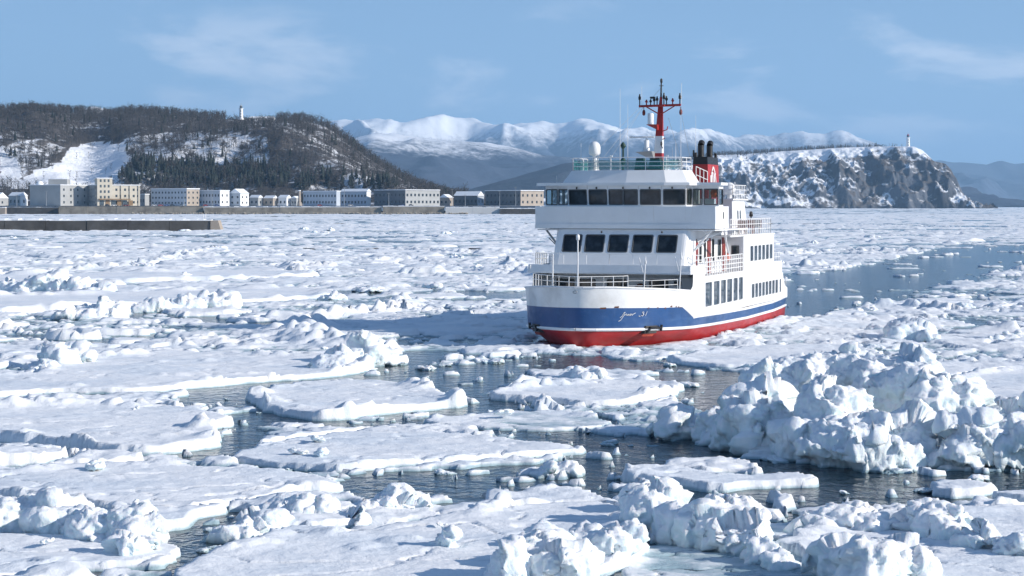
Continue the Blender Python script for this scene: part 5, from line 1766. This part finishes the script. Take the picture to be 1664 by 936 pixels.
building('warehouse', 'large waterfront shed with a shade-darkened front and grey sunlit end', 604, 659, 713, 309, 1650, M_wall_shade, M_wall_grey, 2, 8, 9, phi=R(48))
building('warehouse', 'low blue-roofed shed toward the harbour point', 737, 776, 786, 318, 1700, M_wall_shade, M_wall_blue, 1, 6, 2, gable=True)
building('warehouse', 'two-storey block with a shade-darkened front behind the harbour point jetty', 788, 846, 884, 310, 1660, M_wall_shade, M_tan, 2, 9, 5, phi=R(45))
building('warehouse', 'small grey shed left of the grey three-storey block', 12, 34, 42, 318, 1700, M_wall_grey, M_wall_white, 1, 3, 1, gable=True)
building('warehouse', 'flat shed between the cream building and long blue-grey block', 221, 236, 240, 316, 1740, M_wall_grey, M_wall_grey, 1, 3, 0)
SM = [(405,420,426,'grey'), (428,444,450,'tan'), (452,466,472,'white'), (473,482,487,'grey'), (714,728,736,'tan'), (-30,-5,8,'grey'), (-80,-45,-32,'white')]
for i, (a, b_, c, k) in enumerate(SM):
    nm = {'grey': M_wall_grey, 'tan': M_tan, 'white': M_wall_white}[k]
    building('house', ['low grey house right of the little white block', 'tan-walled house with a snowy roof before the wooded slope', 'white house between the tan house and grey hut', 'grey hut beside the tan chimney', 'tan hut beside the dark-fronted shed', 'grey shed behind the tan pier head', 'white shed at the root of the pier'][i], a, b_, c, 321 + i % 2, 1720, nm, nm, 1, 2, 1, gable=True)
# chimney, lamp masts
def at_px(px, Y): return (px-832)/FPX*Y
ch = empty('chimney', (at_px(487, 1655), 1655, 6.7)); tag(ch, 'slim tan chimney beside the white two-storey shed', 'chimney')
m = MB(); m.lathe((0, 0, 0), [(2.0, 0), (1.7, 3), (1.2, 3.1), (.9, 12.5)], 10); m.build('shaft', M_tan, ch)
m = MB(); m.lathe((0, 0, 12.5), [(1.15, 0), (1.15, .7)], 10); m.build('collar', M_snow, ch)
LAMP = None
for i, px_ in enumerate((28, 76, 228, 300, 345, 425, 447, 560, 632, 735, 756, 812, 838)):
    Yl = 1622
    hgt = 9 + (i*37 % 5)*1.6
    lp = empty('lamp_mast', (at_px(px_, Yl), Yl, 6.7)); tag(lp, 'thin grey lamp mast standing on the quayside', 'lamp mast', 'lamp masts along the quay')
    m = MB(); m.bar((0, 0, 0), (0, 0, hgt), .22, 6, .12); m.build('pole', M_grey, lp)
    m = MB(); m.bar((-.9, 0, hgt-.1), (.9, 0, hgt-.1), .12, 5); m.box(-1.1, -.6, -.2, .2, hgt-.3, hgt); m.box(.6, 1.1, -.2, .2, hgt-.3, hgt); m.build('lamp_head', M_grey, lp)
# parked cars and snow heaps on the quay, seen as specks
cols = [paint('car_' + n, c, .3, .03) for n, c in (('white', (.7, .7, .7)), ('red', (.4, .04, .03)), ('blue', (.05, .1, .3)), ('black', (.03, .03, .035)))]
m = MB()
def car_mesh():
    b = MB()
    b.hexa([(-2.1, -.85, .3), (2.1, -.85, .3), (2.1, .85, .3), (-2.1, .85, .3)], [(-2.05, -.82, .85), (2.0, -.82, .8), (2.0, .82, .8), (-2.05, .82, .85)])
    return b
def car_top():
    b = MB(); b.hexa([(-1.7, -.75, .85), (1.1, -.75, .82), (1.1, .75, .82), (-1.7, .75, .85)], [(-1.3, -.62, 1.45), (.5, -.62, 1.45), (.5, .62, 1.45), (-1.3, .62, 1.45)]); return b
def car_wheel():
    b = MB(); b.bar((0, -.1, 0), (0, .1, 0), .33, 10); return b
bodies = []
for c in cols:
    me = car_mesh().mesh('body'); me.materials.append(c); bodies.append(me)
tm = car_top().mesh('cabin'); tm.materials.append(M_pane); wm = car_wheel().mesh('wheel'); wm.materials.append(M_black)
for i, px_ in enumerate((250, 262, 270, 281, 296, 334, 352, 175, 186, 205, 655, 668, 570, 520)):
    g = random.Random(i); o = empty('parked_car', (at_px(px_, 1628), 1628 + g.uniform(-2, 4), 6.71), g.uniform(-.4, .4))
    cn = ('white', 'red', 'blue', 'black')[i % 4]
    tag(o, '%s car parked on the snowy quayside' % cn, 'car', '%s cars parked on the quay' % cn)
    for me in (bodies[i % 4], tm):
        c = bpy.data.objects.new(me.name, me); COL.objects.link(c); c.parent = o
    for dx in (-1.3, 1.3):
        for dy in (-.78, .78):
            c = bpy.data.objects.new('wheel', wm); COL.objects.link(c); c.parent = o; c.location = (dx, dy, .33)

# ---- lighthouses -------------------------------------------------------------------
def lighthouse(label, px_, Y, z, s, lantern):
    o = empty('lighthouse', (at_px(px_, Y), Y, z)); tag(o, label, 'lighthouse')
    m = MB(); m.lathe((0, 0, 0), [(3.6*s, 0), (3.3*s, 2*s), (2.6*s, 2.2*s), (1.9*s, 13*s), (2.0*s, 13.2*s)], 12, 0, False); m.build('tower', M_white, o)
    m = MB(); m.lathe((0, 0, 13.2*s), [(2.9*s, 0), (2.9*s, .5*s)], 12); m.build('gallery', M_white, o)
    m = MB(); m.lathe((0, 0, 13.7*s), [(1.5*s, 0), (1.5*s, 2.2*s)], 10); m.build('lantern', M_pane, o)
    m = MB(); m.lathe((0, 0, 15.9*s), [(1.8*s, 0), (1.0*s, 1.0*s), (.2*s, 1.5*s), (.12*s, 3.4*s)], 10); m.build('lantern_roof', lantern, o)
    for k in range(3):
        m = MB(); r = 2.45 - .18*k; m.box(-.45*s, .45*s, -r*s - .12, -r*s + .4, (3.2 + 3.2*k)*s, (4.7 + 3.2*k)*s); m.build('window', M_pane, o)
yl = 2225.0; xl = at_px(393, yl)
lighthouse('white lighthouse on top of the wooded hill', 393, yl, float(left_h(np.array([xl]), np.array([yl]))[0]) - .5, .98, M_grey)
m = MB(); m.box(xl+8, xl+38, yl+3, yl+14, float(left_h(np.array([xl+20]), np.array([yl]))[0]) - 3, float(left_h(np.array([xl+20]), np.array([yl]))[0]) + 4)
kb = empty('keepers_house', (xl+23, yl+8, 0)); tag(kb, 'low snow-roofed building beside the hilltop lighthouse', 'building')
zk = float(left_h(np.array([xl+20]), np.array([yl]))[0])
m = MB(); m.box(-14, 14, -5, 5, zk-4, zk+2.6); m.build('wall', M_wall_white, kb)
m = MB(); m.hexa([(-14.6, -5.6, zk+2.6), (14.6, -5.6, zk+2.6), (14.6, 5.6, zk+2.6), (-14.6, 5.6, zk+2.6)], [(-13, -.6, zk+4.6), (13, -.6, zk+4.6), (13, .6, zk+4.6), (-13, .6, zk+4.6)]); m.build('roof', M_snow, kb)
yr_ = 4475.0; xr_ = at_px(1474, yr_)
lighthouse('slim white lighthouse with red lantern on the cliff headland', 1474, yr_, float(right_h(np.array([xr_]), np.array([yr_]))[0]) - 1, 1.85, M_red)

# =================================================================== trees
M_bark = paint('winter_bark', (.080, .075, .074), .9, .3, scale=.3)
M_bark2 = paint('dark_bark', (.062, .052, .048), .9, .3, scale=.3)
M_needle = paint('conifer_needles', (.022, .034, .028), .9, .3, scale=.5)

def bare_tree(seed, limbs, twigs):
    g = random.Random(seed)
    V = []; F = []; part = []
    def blade(p, q, w, pt):
        d = (q - p); s = d.cross(Vector((g.uniform(-1, 1), g.uniform(-1, 1), .2))).normalized()*w
        b = len(V); V.extend([p - s, p + s, q]); F.append((b, b+1, b+2)); part.append(pt)
    def spike(p, q, w, pt):
        d = (q-p).normalized(); a = d.orthogonal().normalized(); c = d.cross(a); b = len(V)
        for k in range(3):
            t = 2.094*k; V.append(p + (a*math.cos(t) + c*math.sin(t))*w)
        V.append(q)
        for k in range(3): F.append((b+k, b+(k+1) % 3, b+3)); part.append(pt)
    H = 1.0
    lean = Vector((g.uniform(-.06, .06), g.uniform(-.06, .06), 0))
    spike(Vector((0, 0, -.05)), Vector((lean.x, lean.y, .92)), .022, 0)
    for k in range(limbs):
        t = g.uniform(.25, .85); p = lean*t + Vector((0, 0, t*.95)); a = g.uniform(0, 6.283); L = g.uniform(.18, .38)*(1.15 - .6*t)
        q = p + Vector((math.cos(a)*L, math.sin(a)*L, L*g.uniform(.5, 1.3)))
        spike(p, q, .011, 0)
        for j in range(twigs):
            u = g.uniform(.3, 1.0); pp = p + (q-p)*u; aa = g.uniform(0, 6.283); l = g.uniform(.07, .16)
            blade(pp, pp + Vector((math.cos(aa)*l, math.sin(aa)*l, l*g.uniform(.3, 1.3))), .013, 1)
    return np.array([v[:] for v in V]), np.array(F), np.array(part)

def conifer(seed, layers=6, n=7):
    g = random.Random(seed); V = []; F = []; part = []
    for k in range(layers):
        z0 = .10 + .82*k/layers; z1 = z0 + .95/layers + .12; r = .21*(1 - k/(layers+.6))
        b = len(V)
        for i in range(n):
            a = 6.283*(i + g.uniform(-.3, .3))/n; rr = r*g.uniform(.65, 1.15); V.append(Vector((rr*math.cos(a), rr*math.sin(a), z0 + g.uniform(-.03, .03))))
        V.append(Vector((0, 0, min(1.0, z1))))
        for i in range(n): F.append((b+i, b+(i+1) % n, b+n)); part.append(1)
    b = len(V)
    for i in range(3): V.append(Vector((.02*math.cos(2.1*i), .02*math.sin(2.1*i), -.05)))
    V.append(Vector((0, 0, .5)))
    for i in range(3): F.append((b+i, b+(i+1) % 3, b+3)); part.append(0)
    return np.array([v[:] for v in V]), np.array(F), np.array(part)

def tile(tpls, P, hs, seed):
    g = np.random.default_rng(seed)
    VV = []; FF = []; off = 0
    which = g.integers(0, len(tpls), len(P)); ang = g.uniform(0, 6.283, len(P))
    for k, (v, f, _) in enumerate(tpls):
        s = which == k
        if not s.any(): continue
        c = np.cos(ang[s])[:, None]; sn = np.sin(ang[s])[:, None]; h = hs[s][:, None]
        x = (v[None, :, 0]*c - v[None, :, 1]*sn)*h + P[s][:, 0:1]
        y = (v[None, :, 0]*sn + v[None, :, 1]*c)*h + P[s][:, 1:2]
        z = v[None, :, 2]*h + P[s][:, 2:3]
        n = s.sum()
        VV.append(np.stack([x, y, z], -1).reshape(-1, 3))
        FF.append((f[None] + (np.arange(n)*len(v))[:, None, None]).reshape(-1, 3) + off); off += n*len(v)
    return np.concatenate(VV), np.concatenate(FF)

g = np.random.default_rng(31)
N = 46000
TX = g.uniform(-900, -40, N); TY = g.uniform(1745, 2420, N)
TZ = left_h(TX, TY)
pxx, pyy = to_px(TX, TY, TZ)
ok = (pxx > -120) & (pxx < 760) & (TZ > 7.6)
dens = left_brush(pxx, pyy, TX, TY)
con = np.zeros(N, bool)
for p in CONIF: con |= poly_sd(np.array(p, float), pxx, pyy) > 0
sp_ = np.zeros(N, bool)
for p in SPARSE: sp_ |= poly_sd(np.array(p, float), pxx, pyy) > 0
prob = np.where(con, .55, np.where(sp_, .30, sstep(.3, .75, dens)*.5))
prob = np.where(pxx > 500, prob*.75, prob)
prob = np.where(dens < .1, .006, prob)
near_l = (np.abs(pxx - 393) < 26) & (TY < 2290) & (TY > 2120)
ok &= (g.random(N) < prob) & ~near_l
P = np.stack([TX, TY, TZ - .3], -1)[ok]; con = con[ok]; sp_ = sp_[ok]
hs = np.where(con, g.uniform(8, 15, len(P)), g.uniform(7, 12.5, len(P)))
iscon = (con & (g.random(len(P)) < .75)) | (~con & (g.random(len(P)) < .04))
vis = (pxx[ok] > 0)
# the ones that show largest get to be trees of their own
score = np.where(vis, hs/P[:, 1], 0)*np.where(sp_ | con, 1.3, 1.0)
order = np.argsort(-score)
single = np.zeros(len(P), bool); nb = nc = 0
for i in order:
    if iscon[i] and nc < 110: single[i] = True; nc += 1
    elif not iscon[i] and nb < 180: single[i] = True; nb += 1
bt = [bare_tree(900 + k, 9, 3) for k in range(5)]
ct = [conifer(950 + k) for k in range(4)]
bt_hi = [bare_tree(970 + k, 16, 7) for k in range(4)]
ct_hi = [conifer(990 + k, 9, 9) for k in range(3)]
def tree_meshes(t, mats, nm):
    out = []
    for (v, f, p) in t:
        pr = []
        for k in (0, 1):
            me = np_mesh(nm[k], v, f[p == k])
            bm = bmesh.new(); bm.from_mesh(me); bmesh.ops.delete(bm, geom=[q for q in bm.verts if not q.link_faces], context='VERTS'); bm.to_mesh(me); bm.free()
            me.materials.append(mats[k]); pr.append(me)
        out.append(pr)
    return out
BM_ = tree_meshes(bt_hi, (M_bark2, M_bark), ('trunk', 'crown'))
CM_ = tree_meshes(ct_hi, (M_bark2, M_needle), ('trunk', 'crown'))
for k, i in enumerate(np.nonzero(single)[0]):
    L = CM_ if iscon[i] else BM_
    o = empty('conifer_tree' if iscon[i] else 'bare_tree', tuple(P[i]), float(g.uniform(0, 6.28)))
    o.scale = (float(hs[i]),)*3
    if iscon[i]: tag(o, 'dark green conifer in the stand above the harbour buildings', 'conifer', 'conifers above the harbour')
    else: tag(o, 'leafless grey-brown tree on the snowy slope behind the harbour', 'bare tree', 'bare trees on the harbour slope')
    for me in L[k % len(L)]:
        c = bpy.data.objects.new(me.name, me); COL.objects.link(c); c.parent = o
r = ~single
V, F = tile(bt, P[r & ~iscon], hs[r & ~iscon], 3)
tag(link_mesh('leafless_woodland', np_mesh('leafless_woodland', V, F), M_bark), 'brown leafless woodland covering the hill behind the harbour', 'woodland', kind='stuff')
V2, F2 = tile(ct, P[r & iscon], hs[r & iscon], 4)
tag(link_mesh('conifer_woodland', np_mesh('conifer_woodland', V2, F2), M_needle), 'dark conifers scattered through the hillside woodland', 'woodland', kind='stuff')
# wood along the top of the headland
N = 5200
TX = g.uniform(300, 960, N); TY = g.uniform(4400, 4640, N); TZ = right_h(TX, TY); pxx, pyy = to_px(TX, TY, TZ)
k = (g.random(N) < np.interp(pxx, [1100, 1165, 1300, 1400, 1460, 1475, 1520], [.5, .5, .45, .3, .12, .05, .1])) & (np.abs(pxx - 1474) > 9)
k &= (TY > 4470 + 30*n2(TX*.02, TX*0, 8))
P3 = np.stack([TX, TY, TZ - .5], -1)[k]
V3, F3 = tile(bt + ct[:2], P3, g.uniform(4, 12, len(P3)), 5)
tag(link_mesh('headland_woodland', np_mesh('headland_woodland', V3, F3), M_bark2), 'dark line of trees along the top of the cliff headland', 'woodland', kind='stuff')
print('trees', len(P), 'wood tris', len(F) + len(F2) + len(F3))
# =================================================================== air
hz = MB(); hz.box(-45000, 45000, -3000, 62000, -1.5, 1900)
m, ns, ls, bs = new_mat('winter_haze')
ns.remove(bs)
pv = ns.new('ShaderNodeVolumePrincipled')
pv.inputs['Color'].default_value = (.44, .71, 1.0, 1)
pv.inputs['Density'].default_value = 4.2e-5
pv.inputs['Anisotropy'].default_value = 0.1
ls.new(pv.outputs[0], ns['Material Output'].inputs['Volume'])
tag(hz.build('haze', m), 'thin blue winter haze filling the air', 'haze', kind='stuff')
